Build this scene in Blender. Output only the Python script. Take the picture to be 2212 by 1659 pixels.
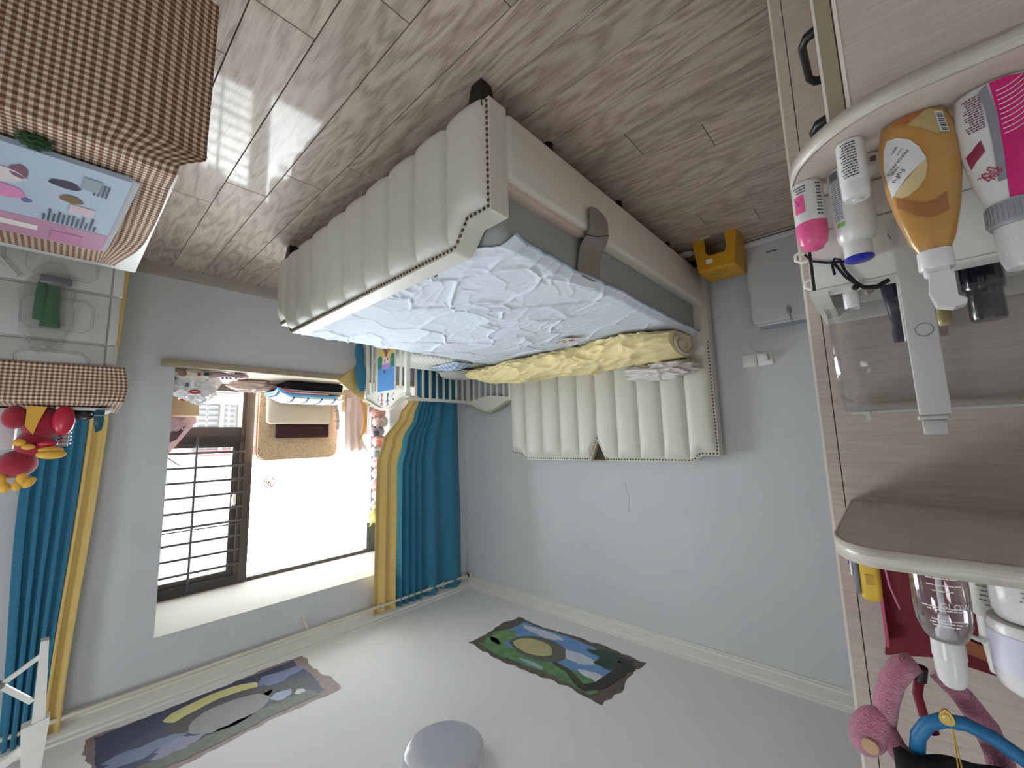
import bpy, bmesh, math, random
from mathutils import Vector, Matrix, noise

for o in list(bpy.data.objects):
    bpy.data.objects.remove(o)
SC = bpy.context.scene
COL = SC.collection
random.seed(7)

# ------------------------------------------------------------------ camera
# the phone was held upside down: the camera is rolled by half a turn
YAW, PITCH, ROLL, CAM_Z = 0.7352, 0.1303, -0.0279, 1.25
cam_data = bpy.data.cameras.new('camera')
cam_data.sensor_fit = 'HORIZONTAL'
cam_data.sensor_width = 36.0
cam_data.lens = 888.05 * 36.0 / 2212.0
cam_data.clip_start = 0.02
cam_data.clip_end = 500
cam = bpy.data.objects.new('camera', cam_data)
COL.objects.link(cam)
_f = Vector((math.sin(YAW) * math.cos(PITCH), math.cos(YAW) * math.cos(PITCH), -math.sin(PITCH)))
_r = Vector((math.cos(YAW), -math.sin(YAW), 0))
_u = _r.cross(_f)
_r2 = _r * math.cos(ROLL) + _u * math.sin(ROLL)
_u2 = -_r * math.sin(ROLL) + _u * math.cos(ROLL)
_m = Matrix((-_r2, -_u2, -_f)).transposed().to_4x4()
_m.translation = Vector((0, 0, CAM_Z))
cam.matrix_world = _m
SC.camera = cam

# ------------------------------------------------------------------ light
SKY = 5.0
EXPOSURE = 2.4
world = bpy.data.worlds.new('overcast_sky')
SC.world = world
world.use_nodes = True
bg = world.node_tree.nodes['Background']
bg.inputs['Color'].default_value = (0.93, 0.97, 1.0, 1)
bg.inputs['Strength'].default_value = SKY
SC.view_settings.view_transform = 'Standard'
SC.view_settings.look = 'None'
SC.view_settings.gamma = 1.0
SC.view_settings.use_curve_mapping = False
SC.view_settings.exposure = EXPOSURE
SC.cycles.max_bounces = 8
SC.cycles.diffuse_bounces = 5
SC.cycles.glossy_bounces = 2
SC.cycles.transmission_bounces = 3
SC.cycles.transparent_max_bounces = 12
SC.cycles.sample_clamp_indirect = 8.0
SC.cycles.caustics_reflective = False
SC.cycles.caustics_refractive = False


def portal(name, loc, rot, sx, sy):
    d = bpy.data.lights.new(name, 'AREA')
    d.shape = 'RECTANGLE'
    d.size, d.size_y = sx, sy
    d.cycles.is_portal = True
    o = bpy.data.objects.new(name, d)
    o.location = loc
    o.rotation_euler = rot
    COL.objects.link(o)


# daylight portals: the bay window and two small windows added behind the camera as fill
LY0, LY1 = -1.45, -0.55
DX0, DX1, DZ0, DZ1 = 1.1, 2.1, 2.1, 2.5
portal('bay_window_daylight', (4.46, 1.49, 1.57), (0, math.radians(90), 0), 1.72, 1.94)
portal('added_fill_daylight', ((DX0 + DX1) / 2, -1.86, (DZ0 + DZ1) / 2), (math.radians(90), 0, 0), DX1 - DX0, DZ1 - DZ0)


portal('added_fill_daylight', (-0.77, (LY0 + LY1) / 2, (DZ0 + DZ1) / 2), (0, math.radians(-90), 0), DZ1 - DZ0, LY1 - LY0)


# ------------------------------------------------------------------ colour and materials
def lin(c):
    out = []
    for x in c[:3]:
        x = x / 255.0
        out.append(x / 12.92 if x <= 0.04045 else ((x + 0.055) / 1.055) ** 2.4)
    return tuple(out) + (1.0,)


MATS = {}


def mat(name, col, rough=0.5, metal=0.0, var=0.06, vscale=6.0, bump=0.0, bscale=60.0, coat=0.0, spec=0.5,
        stretch=None, sheen=0.0, trans=0.0, sub=0.0):
    """plain procedural material: base colour with a soft noise variation and optional bump"""
    if name in MATS:
        return MATS[name]
    m = bpy.data.materials.new(name)
    MATS[name] = m
    m.use_nodes = True
    nt = m.node_tree
    b = nt.nodes['Principled BSDF']
    b.inputs['Roughness'].default_value = rough
    b.inputs['Metallic'].default_value = metal
    b.inputs['Coat Weight'].default_value = coat
    b.inputs['Specular IOR Level'].default_value = spec
    b.inputs['Sheen Weight'].default_value = sheen
    b.inputs['Transmission Weight'].default_value = trans
    tc = nt.nodes.new('ShaderNodeTexCoord')
    mp = nt.nodes.new('ShaderNodeMapping')
    if stretch:
        mp.inputs['Scale'].default_value = stretch
    nt.links.new(tc.outputs['Object'], mp.inputs['Vector'])
    n = nt.nodes.new('ShaderNodeTexNoise')
    n.inputs['Scale'].default_value = vscale
    n.inputs['Detail'].default_value = 5
    nt.links.new(mp.outputs['Vector'], n.inputs['Vector'])
    c = lin(col)
    mx = nt.nodes.new('ShaderNodeMixRGB')
    mx.inputs['Color1'].default_value = tuple(min(1, x * (1 - var * 2)) for x in c[:3]) + (1,)
    mx.inputs['Color2'].default_value = tuple(min(1, x * (1 + var * 2)) for x in c[:3]) + (1,)
    nt.links.new(n.outputs['Fac'], mx.inputs['Fac'])
    nt.links.new(mx.outputs['Color'], b.inputs['Base Color'])
    if bump > 0:
        n2 = nt.nodes.new('ShaderNodeTexNoise')
        n2.inputs['Scale'].default_value = bscale
        n2.inputs['Detail'].default_value = 4
        nt.links.new(mp.outputs['Vector'], n2.inputs['Vector'])
        bp = nt.nodes.new('ShaderNodeBump')
        bp.inputs['Strength'].default_value = bump
        bp.inputs['Distance'].default_value = 0.01
        nt.links.new(n2.outputs['Fac'], bp.inputs['Height'])
        nt.links.new(bp.outputs['Normal'], b.inputs['Normal'])
    return m


def clear_mat(name, tint=(1, 1, 1), gloss=0.12, rough=0.05, haze=0.0, hazecol=(200, 200, 200)):
    """thin clear sheet: transparent with a fresnel gloss and an optional milky share"""
    if name in MATS:
        return MATS[name]
    m = bpy.data.materials.new(name)
    MATS[name] = m
    m.use_nodes = True
    nt = m.node_tree
    nt.nodes.clear()
    out = nt.nodes.new('ShaderNodeOutputMaterial')
    tr = nt.nodes.new('ShaderNodeBsdfTransparent')
    tr.inputs['Color'].default_value = tuple(tint) + (1,)
    gl = nt.nodes.new('ShaderNodeBsdfGlossy')
    gl.inputs['Roughness'].default_value = rough
    fr = nt.nodes.new('ShaderNodeLayerWeight')
    fr.inputs['Blend'].default_value = gloss
    mx = nt.nodes.new('ShaderNodeMixShader')
    nt.links.new(fr.outputs['Facing'], mx.inputs['Fac'])
    nt.links.new(tr.outputs[0], mx.inputs[1])
    nt.links.new(gl.outputs[0], mx.inputs[2])
    last = mx
    if haze > 0:
        df = nt.nodes.new('ShaderNodeBsdfDiffuse')
        df.inputs['Color'].default_value = lin(hazecol)
        mh = nt.nodes.new('ShaderNodeMixShader')
        mh.inputs['Fac'].default_value = haze
        nt.links.new(mx.outputs[0], mh.inputs[1])
        nt.links.new(df.outputs[0], mh.inputs[2])
        last = mh
    nt.links.new(last.outputs[0], out.inputs['Surface'])
    return m


def nodes_mat(name):
    m = bpy.data.materials.new(name)
    MATS[name] = m
    m.use_nodes = True
    nt = m.node_tree
    return m, nt, nt.nodes['Principled BSDF']


def ramp(nt, stops, interp='LINEAR'):
    r = nt.nodes.new('ShaderNodeValToRGB')
    cr = r.color_ramp
    cr.interpolation = interp
    while len(cr.elements) < len(stops):
        cr.elements.new(0.5)
    for e, (p, c) in zip(cr.elements, stops):
        e.position = p
        e.color = lin(c)
    return r


def plank_mat():
    m, nt, b = nodes_mat('wood_look_tile')
    tc = nt.nodes.new('ShaderNodeTexCoord')
    oi = nt.nodes.new('ShaderNodeObjectInfo')
    add = nt.nodes.new('ShaderNodeVectorMath')
    add.operation = 'MULTIPLY_ADD'
    add.inputs[1].default_value = (31, 17, 7)
    comb = nt.nodes.new('ShaderNodeCombineXYZ')
    for i in range(3):
        nt.links.new(oi.outputs['Random'], comb.inputs[i])
    nt.links.new(comb.outputs[0], add.inputs[0])
    nt.links.new(tc.outputs['Object'], add.inputs[2])
    mp = nt.nodes.new('ShaderNodeMapping')
    mp.inputs['Scale'].default_value = (1.0, 5.0, 1.0)
    nt.links.new(add.outputs[0], mp.inputs['Vector'])
    n1 = nt.nodes.new('ShaderNodeTexNoise')      # broad cathedral figure
    n1.inputs['Scale'].default_value = 1.5
    n1.inputs['Detail'].default_value = 2
    nt.links.new(mp.outputs[0], n1.inputs['Vector'])
    w = nt.nodes.new('ShaderNodeMath')
    w.operation = 'MULTIPLY'
    w.inputs[1].default_value = 52
    nt.links.new(n1.outputs['Fac'], w.inputs[0])
    fr = nt.nodes.new('ShaderNodeMath')
    fr.operation = 'SINE'
    nt.links.new(w.outputs[0], fr.inputs[0])
    mp2 = nt.nodes.new('ShaderNodeMapping')
    mp2.inputs['Scale'].default_value = (2.6, 44, 1.0)
    nt.links.new(add.outputs[0], mp2.inputs['Vector'])
    n2 = nt.nodes.new('ShaderNodeTexNoise')      # fine fibre
    n2.inputs['Scale'].default_value = 5
    n2.inputs['Detail'].default_value = 6
    nt.links.new(mp2.outputs[0], n2.inputs['Vector'])
    ad = nt.nodes.new('ShaderNodeMath')
    ad.operation = 'MULTIPLY_ADD'
    ad.inputs[1].default_value = 0.095
    nt.links.new(fr.outputs[0], ad.inputs[0])
    soft = nt.nodes.new('ShaderNodeMath')
    soft.operation = 'MULTIPLY_ADD'
    soft.inputs[1].default_value = 0.62
    soft.inputs[2].default_value = 0.19
    nt.links.new(n2.outputs['Fac'], soft.inputs[0])
    nt.links.new(soft.outputs[0], ad.inputs[2])
    r = ramp(nt, [(0.25, (140, 120, 105)), (0.5, (186, 168, 153)), (0.75, (212, 197, 183))])
    nt.links.new(ad.outputs[0], r.inputs['Fac'])
    hv = nt.nodes.new('ShaderNodeHueSaturation')
    vm = nt.nodes.new('ShaderNodeMapRange')
    vm.inputs['To Min'].default_value = 0.88
    vm.inputs['To Max'].default_value = 1.12
    nt.links.new(oi.outputs['Random'], vm.inputs['Value'])
    nt.links.new(vm.outputs[0], hv.inputs['Value'])
    nt.links.new(r.outputs['Color'], hv.inputs['Color'])
    nt.links.new(hv.outputs['Color'], b.inputs['Base Color'])
    b.inputs['Roughness'].default_value = 0.4
    b.inputs['Specular IOR Level'].default_value = 0.25
    b.inputs['Coat Weight'].default_value = 0.32
    b.inputs['Coat Roughness'].default_value = 0.06
    bp = nt.nodes.new('ShaderNodeBump')
    bp.inputs['Strength'].default_value = 0.12
    bp.inputs['Distance'].default_value = 0.004
    nt.links.new(ad.outputs[0], bp.inputs['Height'])
    nt.links.new(bp.outputs['Normal'], b.inputs['Normal'])
    return m


def grain_mat(name, c0, c1, c2, scale=(4, 4, 90), rough=0.45, coat=0.0):
    """cabinet board with fine straight fibres along the small-scale axis"""
    m, nt, b = nodes_mat(name)
    tc = nt.nodes.new('ShaderNodeTexCoord')
    mp = nt.nodes.new('ShaderNodeMapping')
    mp.inputs['Scale'].default_value = scale
    nt.links.new(tc.outputs['Object'], mp.inputs['Vector'])
    n = nt.nodes.new('ShaderNodeTexNoise')
    n.inputs['Scale'].default_value = 4
    n.inputs['Detail'].default_value = 8
    n.inputs['Roughness'].default_value = 0.65
    nt.links.new(mp.outputs[0], n.inputs['Vector'])
    r = ramp(nt, [(0.3, c0), (0.5, c1), (0.7, c2)])
    nt.links.new(n.outputs['Fac'], r.inputs['Fac'])
    nt.links.new(r.outputs['Color'], b.inputs['Base Color'])
    b.inputs['Roughness'].default_value = rough
    b.inputs['Coat Weight'].default_value = coat
    return m


def check_mat(name, c_light, c_mid, c_dark, size):
    """woven gingham, driven by the cloth's own metric UV map"""
    m, nt, b = nodes_mat(name)
    uv = nt.nodes.new('ShaderNodeUVMap')
    sep = nt.nodes.new('ShaderNodeSeparateXYZ')
    nt.links.new(uv.outputs[0], sep.inputs[0])
    outs = []
    for i in range(2):
        a = nt.nodes.new('ShaderNodeMath')
        a.operation = 'DIVIDE'
        a.inputs[1].default_value = size
        nt.links.new(sep.outputs[i], a.inputs[0])
        f = nt.nodes.new('ShaderNodeMath')
        f.operation = 'FRACT'
        nt.links.new(a.outputs[0], f.inputs[0])
        g = nt.nodes.new('ShaderNodeMath')
        g.operation = 'GREATER_THAN'
        g.inputs[1].default_value = 0.48
        nt.links.new(f.outputs[0], g.inputs[0])
        outs.append(g)
    s = nt.nodes.new('ShaderNodeMath')
    s.operation = 'ADD'
    nt.links.new(outs[0].outputs[0], s.inputs[0])
    nt.links.new(outs[1].outputs[0], s.inputs[1])
    d = nt.nodes.new('ShaderNodeMath')
    d.operation = 'DIVIDE'
    d.inputs[1].default_value = 2.0
    nt.links.new(s.outputs[0], d.inputs[0])
    r = ramp(nt, [(0.0, c_light), (0.4, c_mid), (0.9, c_dark)], 'CONSTANT')
    nt.links.new(d.outputs[0], r.inputs['Fac'])
    nt.links.new(r.outputs['Color'], b.inputs['Base Color'])
    b.inputs['Roughness'].default_value = 0.9
    b.inputs['Specular IOR Level'].default_value = 0.15
    return m


def speckle_mat(name, base, spot, scale=70, thr=0.3):
    m, nt, b = nodes_mat(name)
    tc = nt.nodes.new('ShaderNodeTexCoord')
    n = nt.nodes.new('ShaderNodeTexNoise')
    n.inputs['Scale'].default_value = scale
    n.inputs['Detail'].default_value = 1
    n.inputs['Distortion'].default_value = 1.5
    nt.links.new(tc.outputs['Object'], n.inputs['Vector'])
    r = ramp(nt, [(0.0, spot), (thr, spot), (thr + 0.05, base)])
    nt.links.new(n.outputs['Fac'], r.inputs['Fac'])
    nt.links.new(r.outputs['Color'], b.inputs['Base Color'])
    b.inputs['Roughness'].default_value = 0.85
    return m


def stripe_mat(name, stops, axis, period, rough=0.85, interp='CONSTANT'):
    """woven stripes along one object axis"""
    m, nt, b = nodes_mat(name)
    tc = nt.nodes.new('ShaderNodeTexCoord')
    sep = nt.nodes.new('ShaderNodeSeparateXYZ')
    nt.links.new(tc.outputs['Object'], sep.inputs[0])
    a = nt.nodes.new('ShaderNodeMath')
    a.operation = 'DIVIDE'
    a.inputs[1].default_value = period
    nt.links.new(sep.outputs[axis], a.inputs[0])
    f = nt.nodes.new('ShaderNodeMath')
    f.operation = 'FRACT'
    nt.links.new(a.outputs[0], f.inputs[0])
    r = ramp(nt, stops, interp)
    nt.links.new(f.outputs[0], r.inputs['Fac'])
    nt.links.new(r.outputs['Color'], b.inputs['Base Color'])
    b.inputs['Roughness'].default_value = rough
    return m


def quilt_mat(name, col, size=0.03, strength=0.6):
    """white quilted cloth: small raised diamonds as bump"""
    m, nt, b = nodes_mat(name)
    tc = nt.nodes.new('ShaderNodeTexCoord')
    mp = nt.nodes.new('ShaderNodeMapping')
    mp.inputs['Rotation'].default_value = (0, 0, math.radians(45))
    mp.inputs['Scale'].default_value = (1 / size, 1 / size, 1 / size)
    nt.links.new(tc.outputs['Object'], mp.inputs['Vector'])
    sep = nt.nodes.new('ShaderNodeSeparateXYZ')
    nt.links.new(mp.outputs[0], sep.inputs[0])
    outs = []
    for i in range(2):
        s = nt.nodes.new('ShaderNodeMath')
        s.operation = 'PINGPONG'
        s.inputs[1].default_value = 0.5
        nt.links.new(sep.outputs[i], s.inputs[0])
        outs.append(s)
    mul = nt.nodes.new('ShaderNodeMath')
    mul.operation = 'MULTIPLY'
    nt.links.new(outs[0].outputs[0], mul.inputs[0])
    nt.links.new(outs[1].outputs[0], mul.inputs[1])
    bp = nt.nodes.new('ShaderNodeBump')
    bp.inputs['Strength'].default_value = strength
    bp.inputs['Distance'].default_value = 0.02
    nt.links.new(mul.outputs[0], bp.inputs['Height'])
    nt.links.new(bp.outputs['Normal'], b.inputs['Normal'])
    b.inputs['Base Color'].default_value = lin(col)
    b.inputs['Roughness'].default_value = 0.85
    return m


# ------------------------------------------------------------------ mesh builder
def smooth01(t):
    t = max(0.0, min(1.0, t))
    return t * t * (3 - 2 * t)


class MB:
    def __init__(self):
        self.v, self.f, self.uv = [], [], {}

    def add(self, vs, fs):
        o = len(self.v)
        self.v += [tuple(p) for p in vs]
        self.f += [tuple(i + o for i in q) for q in fs]
        return o

    def box(self, x0, x1, y0, y1, z0, z1):
        vs = [(x, y, z) for z in (z0, z1) for y in (y0, y1) for x in (x0, x1)]
        self.add(vs, [(0, 2, 3, 1), (4, 5, 7, 6), (0, 1, 5, 4), (2, 6, 7, 3), (0, 4, 6, 2), (1, 3, 7, 5)])
        return self

    def rbox(self, x0, x1, y0, y1, z0, z1, r=0.01, seg=3, mtx=None):
        bm = bmesh.new()
        bmesh.ops.create_cube(bm, size=1)
        for v in bm.verts:
            v.co = Vector(((x0 + x1) / 2 + v.co.x * (x1 - x0), (y0 + y1) / 2 + v.co.y * (y1 - y0),
                           (z0 + z1) / 2 + v.co.z * (z1 - z0)))
        bmesh.ops.bevel(bm, geom=list(bm.edges), offset=r, segments=seg, profile=0.5, affect='EDGES')
        self.add_bm(bm, mtx)
        return self

    def add_bm(self, bm, mtx=None):
        bm.verts.index_update()
        vs = [(mtx @ v.co) if mtx else v.co.copy() for v in bm.verts]
        self.add(vs, [[v.index for v in f.verts] for f in bm.faces])
        bm.free()

    def cyl(self, p0, p1, r0, r1=None, n=16, caps=True):
        r1 = r0 if r1 is None else r1
        p0, p1 = Vector(p0), Vector(p1)
        d = (p1 - p0).normalized()
        a = d.orthogonal().normalized()
        b = d.cross(a)
        vs = []
        for p, r in ((p0, r0), (p1, r1)):
            for i in range(n):
                t = 2 * math.pi * i / n
                vs.append(p + (a * math.cos(t) + b * math.sin(t)) * r)
        fs = [(i, (i + 1) % n, n + (i + 1) % n, n + i) for i in range(n)]
        if caps:
            fs += [tuple(range(n - 1, -1, -1)), tuple(range(n, 2 * n))]
        self.add(vs, fs)
        return self

    def tube(self, pts, r, n=8, closed=False, flat=1.0):
        pts = [Vector(p) for p in pts]
        k = len(pts)
        rs = r if isinstance(r, (list, tuple)) else [r] * k
        vs, prev = [], None
        for i in range(k):
            t = (pts[(i + 1) % k] - pts[i - 1]) if closed else (pts[min(i + 1, k - 1)] - pts[max(i - 1, 0)])
            t.normalize()
            if prev is None:
                a = t.orthogonal().normalized()
            else:
                a = (prev - t * prev.dot(t))
                a = a.normalized() if a.length > 1e-6 else t.orthogonal().normalized()
            prev = a
            b = t.cross(a)
            for j in range(n):
                w = 2 * math.pi * j / n
                vs.append(pts[i] + (a * math.cos(w) + b * math.sin(w) * flat) * rs[i])
        fs = []
        for i in range(k if closed else k - 1):
            for j in range(n):
                i2 = (i + 1) % k
                fs.append((i * n + j, i * n + (j + 1) % n, i2 * n + (j + 1) % n, i2 * n + j))
        if not closed:
            fs += [tuple(range(n - 1, -1, -1)), tuple(range((k - 1) * n, k * n))]
        self.add(vs, fs)
        return self

    def lathe(self, prof, c, n=28, sx=1.0, sy=1.0, rz=0.0, mtx=None):
        """profile of (radius, z), closed at both ends"""
        vs, fs = [], []
        for r, z in prof:
            for i in range(n):
                t = 2 * math.pi * i / n
                x, y = r * math.cos(t) * sx, r * math.sin(t) * sy
                p = Vector((x * math.cos(rz) - y * math.sin(rz), x * math.sin(rz) + y * math.cos(rz), z))
                if mtx:
                    p = mtx @ p
                vs.append(p + Vector(c))
        for k in range(len(prof) - 1):
            for i in range(n):
                fs.append((k * n + i, k * n + (i + 1) % n, (k + 1) * n + (i + 1) % n, (k + 1) * n + i))
        fs += [tuple(range(n - 1, -1, -1)), tuple(range((len(prof) - 1) * n, len(prof) * n))]
        self.add(vs, fs)
        return self

    def prism(self, poly, axis, a, b):
        """polygon of 2-D points extruded along x, y or z"""
        def P(p, t):
            return {'x': (t, p[0], p[1]), 'y': (p[0], t, p[1]), 'z': (p[0], p[1], t)}[axis]
        n = len(poly)
        vs = [P(p, a) for p in poly] + [P(p, b) for p in poly]
        fs = [tuple(range(n - 1, -1, -1)), tuple(range(n, 2 * n))]
        fs += [(i, (i + 1) % n, n + (i + 1) % n, n + i) for i in range(n)]
        self.add(vs, fs)
        return self

    def grid(self, fn, nu, nv, cu=False, cv=False, uv=None):
        """fn(u, v) over the unit square; cu / cv close the surface in that direction"""
        o = len(self.v)
        mu, mv = (nu if cu else nu + 1), (nv if cv else nv + 1)
        for i in range(mu):
            for j in range(mv):
                self.v.append(tuple(fn(i / nu, j / nv)))
                if uv:
                    self.uv[len(self.v) - 1] = uv(i / nu, j / nv)
        for i in range(nu):
            for j in range(nv):
                a, b = i, (i + 1) % mu
                c, d = j, (j + 1) % mv
                self.f.append((o + a * mv + c, o + b * mv + c, o + b * mv + d, o + a * mv + d))
        return self

    def ell(self, c, rx, ry, rz, n=20, m=12, mtx=None):
        c = Vector(c)
        vs = []
        for j in range(1, m):
            p = math.pi * j / m
            for i in range(n):
                t = 2 * math.pi * i / n
                q = Vector((rx * math.sin(p) * math.cos(t), ry * math.sin(p) * math.sin(t), rz * math.cos(p)))
                vs.append(c + (mtx @ q if mtx else q))
        top = Vector((0, 0, rz))
        vs.append(c + (mtx @ top if mtx else top))
        vs.append(c - (mtx @ top if mtx else top))
        fs = []
        for j in range(m - 2):
            for i in range(n):
                fs.append((j * n + i, (j + 1) * n + i, (j + 1) * n + (i + 1) % n, j * n + (i + 1) % n))
        T = (m - 1) * n
        for i in range(n):
            fs.append((T, i, (i + 1) % n))
            fs.append((T + 1, (m - 2) * n + (i + 1) % n, (m - 2) * n + i))
        self.add(vs, fs)
        return self

    def warp(self, fn):
        self.v = [tuple(fn(Vector(p))) for p in self.v]
        return self

    def build(self, name, material, parent=None, smooth=None, solid=0.0, kind=None, label=None):
        off = Vector((0, 0, 0))
        p = parent
        while p is not None:
            off += p.location
            p = p.parent
        if parent is None:
            xs = [q[0] for q in self.v]
            ys = [q[1] for q in self.v]
            zs = [q[2] for q in self.v]
            off = Vector(((min(xs) + max(xs)) / 2, (min(ys) + max(ys)) / 2, min(zs)))
        me = bpy.data.meshes.new(name)
        me.from_pydata([Vector(q) - off for q in self.v], [], self.f)
        me.validate()
        if self.uv:
            lay = me.uv_layers.new(name='UVMap')
            for lp in me.loops:
                lay.data[lp.index].uv = self.uv.get(lp.vertex_index, (0, 0))
        me.materials.append(material)
        bm = bmesh.new()
        bm.from_mesh(me)
        bmesh.ops.recalc_face_normals(bm, faces=bm.faces)
        bm.to_mesh(me)
        bm.free()
        if smooth is not None:
            for q in me.polygons:
                q.use_smooth = True
            if smooth < 179:
                me.set_sharp_from_angle(angle=math.radians(smooth))
        o = bpy.data.objects.new(name, me)
        COL.objects.link(o)
        if parent is not None:
            o.parent = parent
        else:
            o.location = off
        if solid:
            md = o.modifiers.new('thickness', 'SOLIDIFY')
            md.thickness = solid
            md.offset = 0
        if kind:
            o['kind'] = kind
        if label:
            o['label'] = label
        return o


def tag(o, label, cat, group=None, kind=None):
    o['label'] = label
    o['category'] = cat
    if group:
        o['group'] = group
    if kind:
        o['kind'] = kind
    return o


def thing(name, loc, label, cat, group=None):
    o = bpy.data.objects.new(name, None)
    o.empty_display_size = 0.05
    o.location = loc
    COL.objects.link(o)
    return tag(o, label, cat, group)


def struct(o):
    o['kind'] = 'structure'
    return o


def fbm(x, y, z=0.0, o=3):
    s, a, k = 0.0, 1.0, 1.0
    for _ in range(o):
        s += a * noise.noise(Vector((x * k, y * k, z * k)))
        a *= 0.5
        k *= 2.0
    return s


def crease(x, y, w, seed=0.0):
    """thin ridges along the borders of random cells"""
    d, _ = noise.voronoi(Vector((x, y, seed)))
    return math.exp(-(d[1] - d[0]) / w)


_TXT = {}


def text_geo(s, size):
    """flat lettering as (points, faces), baseline at the origin, centred in x"""
    key = (s, size)
    if key not in _TXT:
        cu = bpy.data.curves.new('lettering', 'FONT')
        cu.body = s
        cu.size = size
        cu.align_x = 'CENTER'
        cu.resolution_u = 2
        ob = bpy.data.objects.new('lettering', cu)
        COL.objects.link(ob)
        dg = bpy.context.evaluated_depsgraph_get()
        me = ob.evaluated_get(dg).to_mesh()
        _TXT[key] = ([v.co.copy() for v in me.vertices], [tuple(p.vertices) for p in me.polygons])
        ob.evaluated_get(dg).to_mesh_clear()
        bpy.data.objects.remove(ob)
        bpy.data.curves.remove(cu)
    return _TXT[key]


def put_text(mb, s, size, fn):
    """fn maps lettering-plane (u, v) to a world point"""
    vs, fs = text_geo(s, size)
    mb.add([fn(p.x, p.y) for p in vs], fs)


def dashes(mb, fn, w, h, lines, lh, seed=1, cmin=0.004, cmax=0.012):
    """rows of small print too fine to read, as little bars on the label surface"""
    rn = random.Random(seed)
    for k in range(lines):
        v = h / 2 - k * h / max(1, lines - 1) if lines > 1 else 0
        u = -w / 2
        end = w / 2 * rn.uniform(0.55, 1.0)
        while u < end:
            l = rn.uniform(cmin, cmax)
            l = min(l, end - u)
            if l > 0.001:
                mb.add([fn(u, v - lh / 2), fn(u + l, v - lh / 2), fn(u + l, v + lh / 2), fn(u, v + lh / 2)],
                       [(0, 1, 2, 3)])
            u += l + 0.0007

# ------------------------------------------------------------------ shared materials
WALL = mat('grey_wall_paint', (203, 205, 208), 0.9, var=0.015, vscale=1.5, bump=0.03, bscale=250)
CEIL = mat('white_ceiling_paint', (230, 231, 230), 0.9, var=0.01, vscale=2)
PLASTER = mat('white_plaster', (186, 184, 179), 0.8, var=0.01)
TRIM = mat('warm_white_trim', (222, 220, 212), 0.5, var=0.02)
GROUT = mat('dark_joint', (70, 60, 52), 0.9)
PLANK = plank_mat()
BASEB = grain_mat('grey_baseboard_wood', (158, 150, 140), (172, 164, 153), (184, 176, 166), (40, 2, 40), 0.5)
SILLW = grain_mat('sill_wood', (142, 126, 108), (163, 146, 126), (180, 164, 144), (60, 1.5, 60), 0.5)
FRAME = mat('bronze_window_frame', (76, 68, 63), 0.45, var=0.04)
FRAMED = mat('dark_sash_frame', (46, 43, 43), 0.45, var=0.04)
BARM = mat('grey_grille_metal', (84, 82, 86), 0.4, metal=0.3)
GLASS = clear_mat('window_glass', (0.97, 0.985, 0.98), 0.06, 0.02)
CREAM = mat('cream_leather', (216, 214, 204), 0.42, var=0.02, vscale=3, bump=0.12, bscale=420, coat=0.1)
CHARCOAL = mat('black_leg_wood', (20, 19, 19), 0.5)
BRASS = mat('aged_brass', (112, 82, 56), 0.35, metal=0.8, var=0.1)
WHITEP = mat('white_plastic', (232, 231, 228), 0.35, var=0.01)
WHITEM = mat('white_lacquer', (232, 230, 222), 0.35, var=0.02)
BLACKP = mat('black_plastic', (18, 18, 20), 0.4)
GREYF = mat('grey_mesh_fabric', (156, 159, 158), 0.9, var=0.03, bump=0.15, bscale=600)
BLUEC = mat('teal_blue_curtain_cloth', (60, 122, 152), 0.95, var=0.05, vscale=14, bump=0.1, bscale=500, spec=0.1, sheen=0.15)
YELC = mat('mustard_curtain_cloth', (220, 190, 122), 0.9, var=0.05, vscale=14, bump=0.1, bscale=500, spec=0.1, sheen=0.15)
WOOD = grain_mat('linen_oak_board', (188, 173, 163), (202, 187, 177), (212, 198, 189), (3, 3, 70), 0.5)
WOODE = grain_mat('pale_edge_band', (176, 168, 156), (198, 190, 178), (212, 206, 196), (6, 6, 160), 0.4, 0.1)

EDGEL = mat('light_edge_strip', (238, 230, 216), 0.4, var=0.02)
XW, YB, ZC = 3.581, 3.141, 2.804

# ------------------------------------------------------------------ floor
fl = MB().box(-0.8, 3.8, -1.9, 3.3, -0.06, -0.004).build('floor', GROUT)
struct(fl)
Y0, PW, PL = 0.2713, 0.176, 1.2725
full_mesh = None
for r in range(-12, 17):
    ya, yb = max(-1.7, Y0 + r * PW), min(YB, Y0 + (r + 1) * PW)
    if yb - ya < 0.02:
        continue
    j = (1.194 - 0.2545 * r) % PL
    xs = []
    x = j - 2 * PL
    while x < XW:
        xs.append(x)
        x += PL
    for xa in xs:
        x0, x1 = max(-0.62, xa), min(XW, xa + PL)
        if x1 - x0 < 0.02:
            continue
        w, h = x1 - x0, yb - ya
        isfull = abs(w - PL) < 1e-6 and abs(h - PW) < 1e-6
        if isfull and full_mesh:
            o = bpy.data.objects.new('plank', full_mesh)
            COL.objects.link(o)
        else:
            g = 0.0013
            b = 0.0012
            m_ = MB()
            vs = [(g, g, -0.004), (w - g, g, -0.004), (w - g, h - g, -0.004), (g, h - g, -0.004),
                  (g, g, -b), (w - g, g, -b), (w - g, h - g, -b), (g, h - g, -b),
                  (g + b, g + b, 0), (w - g - b, g + b, 0), (w - g - b, h - g - b, 0), (g + b, h - g - b, 0)]
            fs = [(8, 9, 10, 11)]
            for k in range(4):
                k2 = (k + 1) % 4
                fs += [(k, k2, 4 + k2, 4 + k), (4 + k, 4 + k2, 8 + k2, 8 + k)]
            me = bpy.data.meshes.new('plank')
            me.from_pydata(vs, [], fs)
            me.materials.append(PLANK)
            o = bpy.data.objects.new('plank', me)
            COL.objects.link(o)
            if isfull:
                full_mesh = me
        o.parent = fl
        o.location = Vector((x0, ya, 0)) - fl.location

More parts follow.
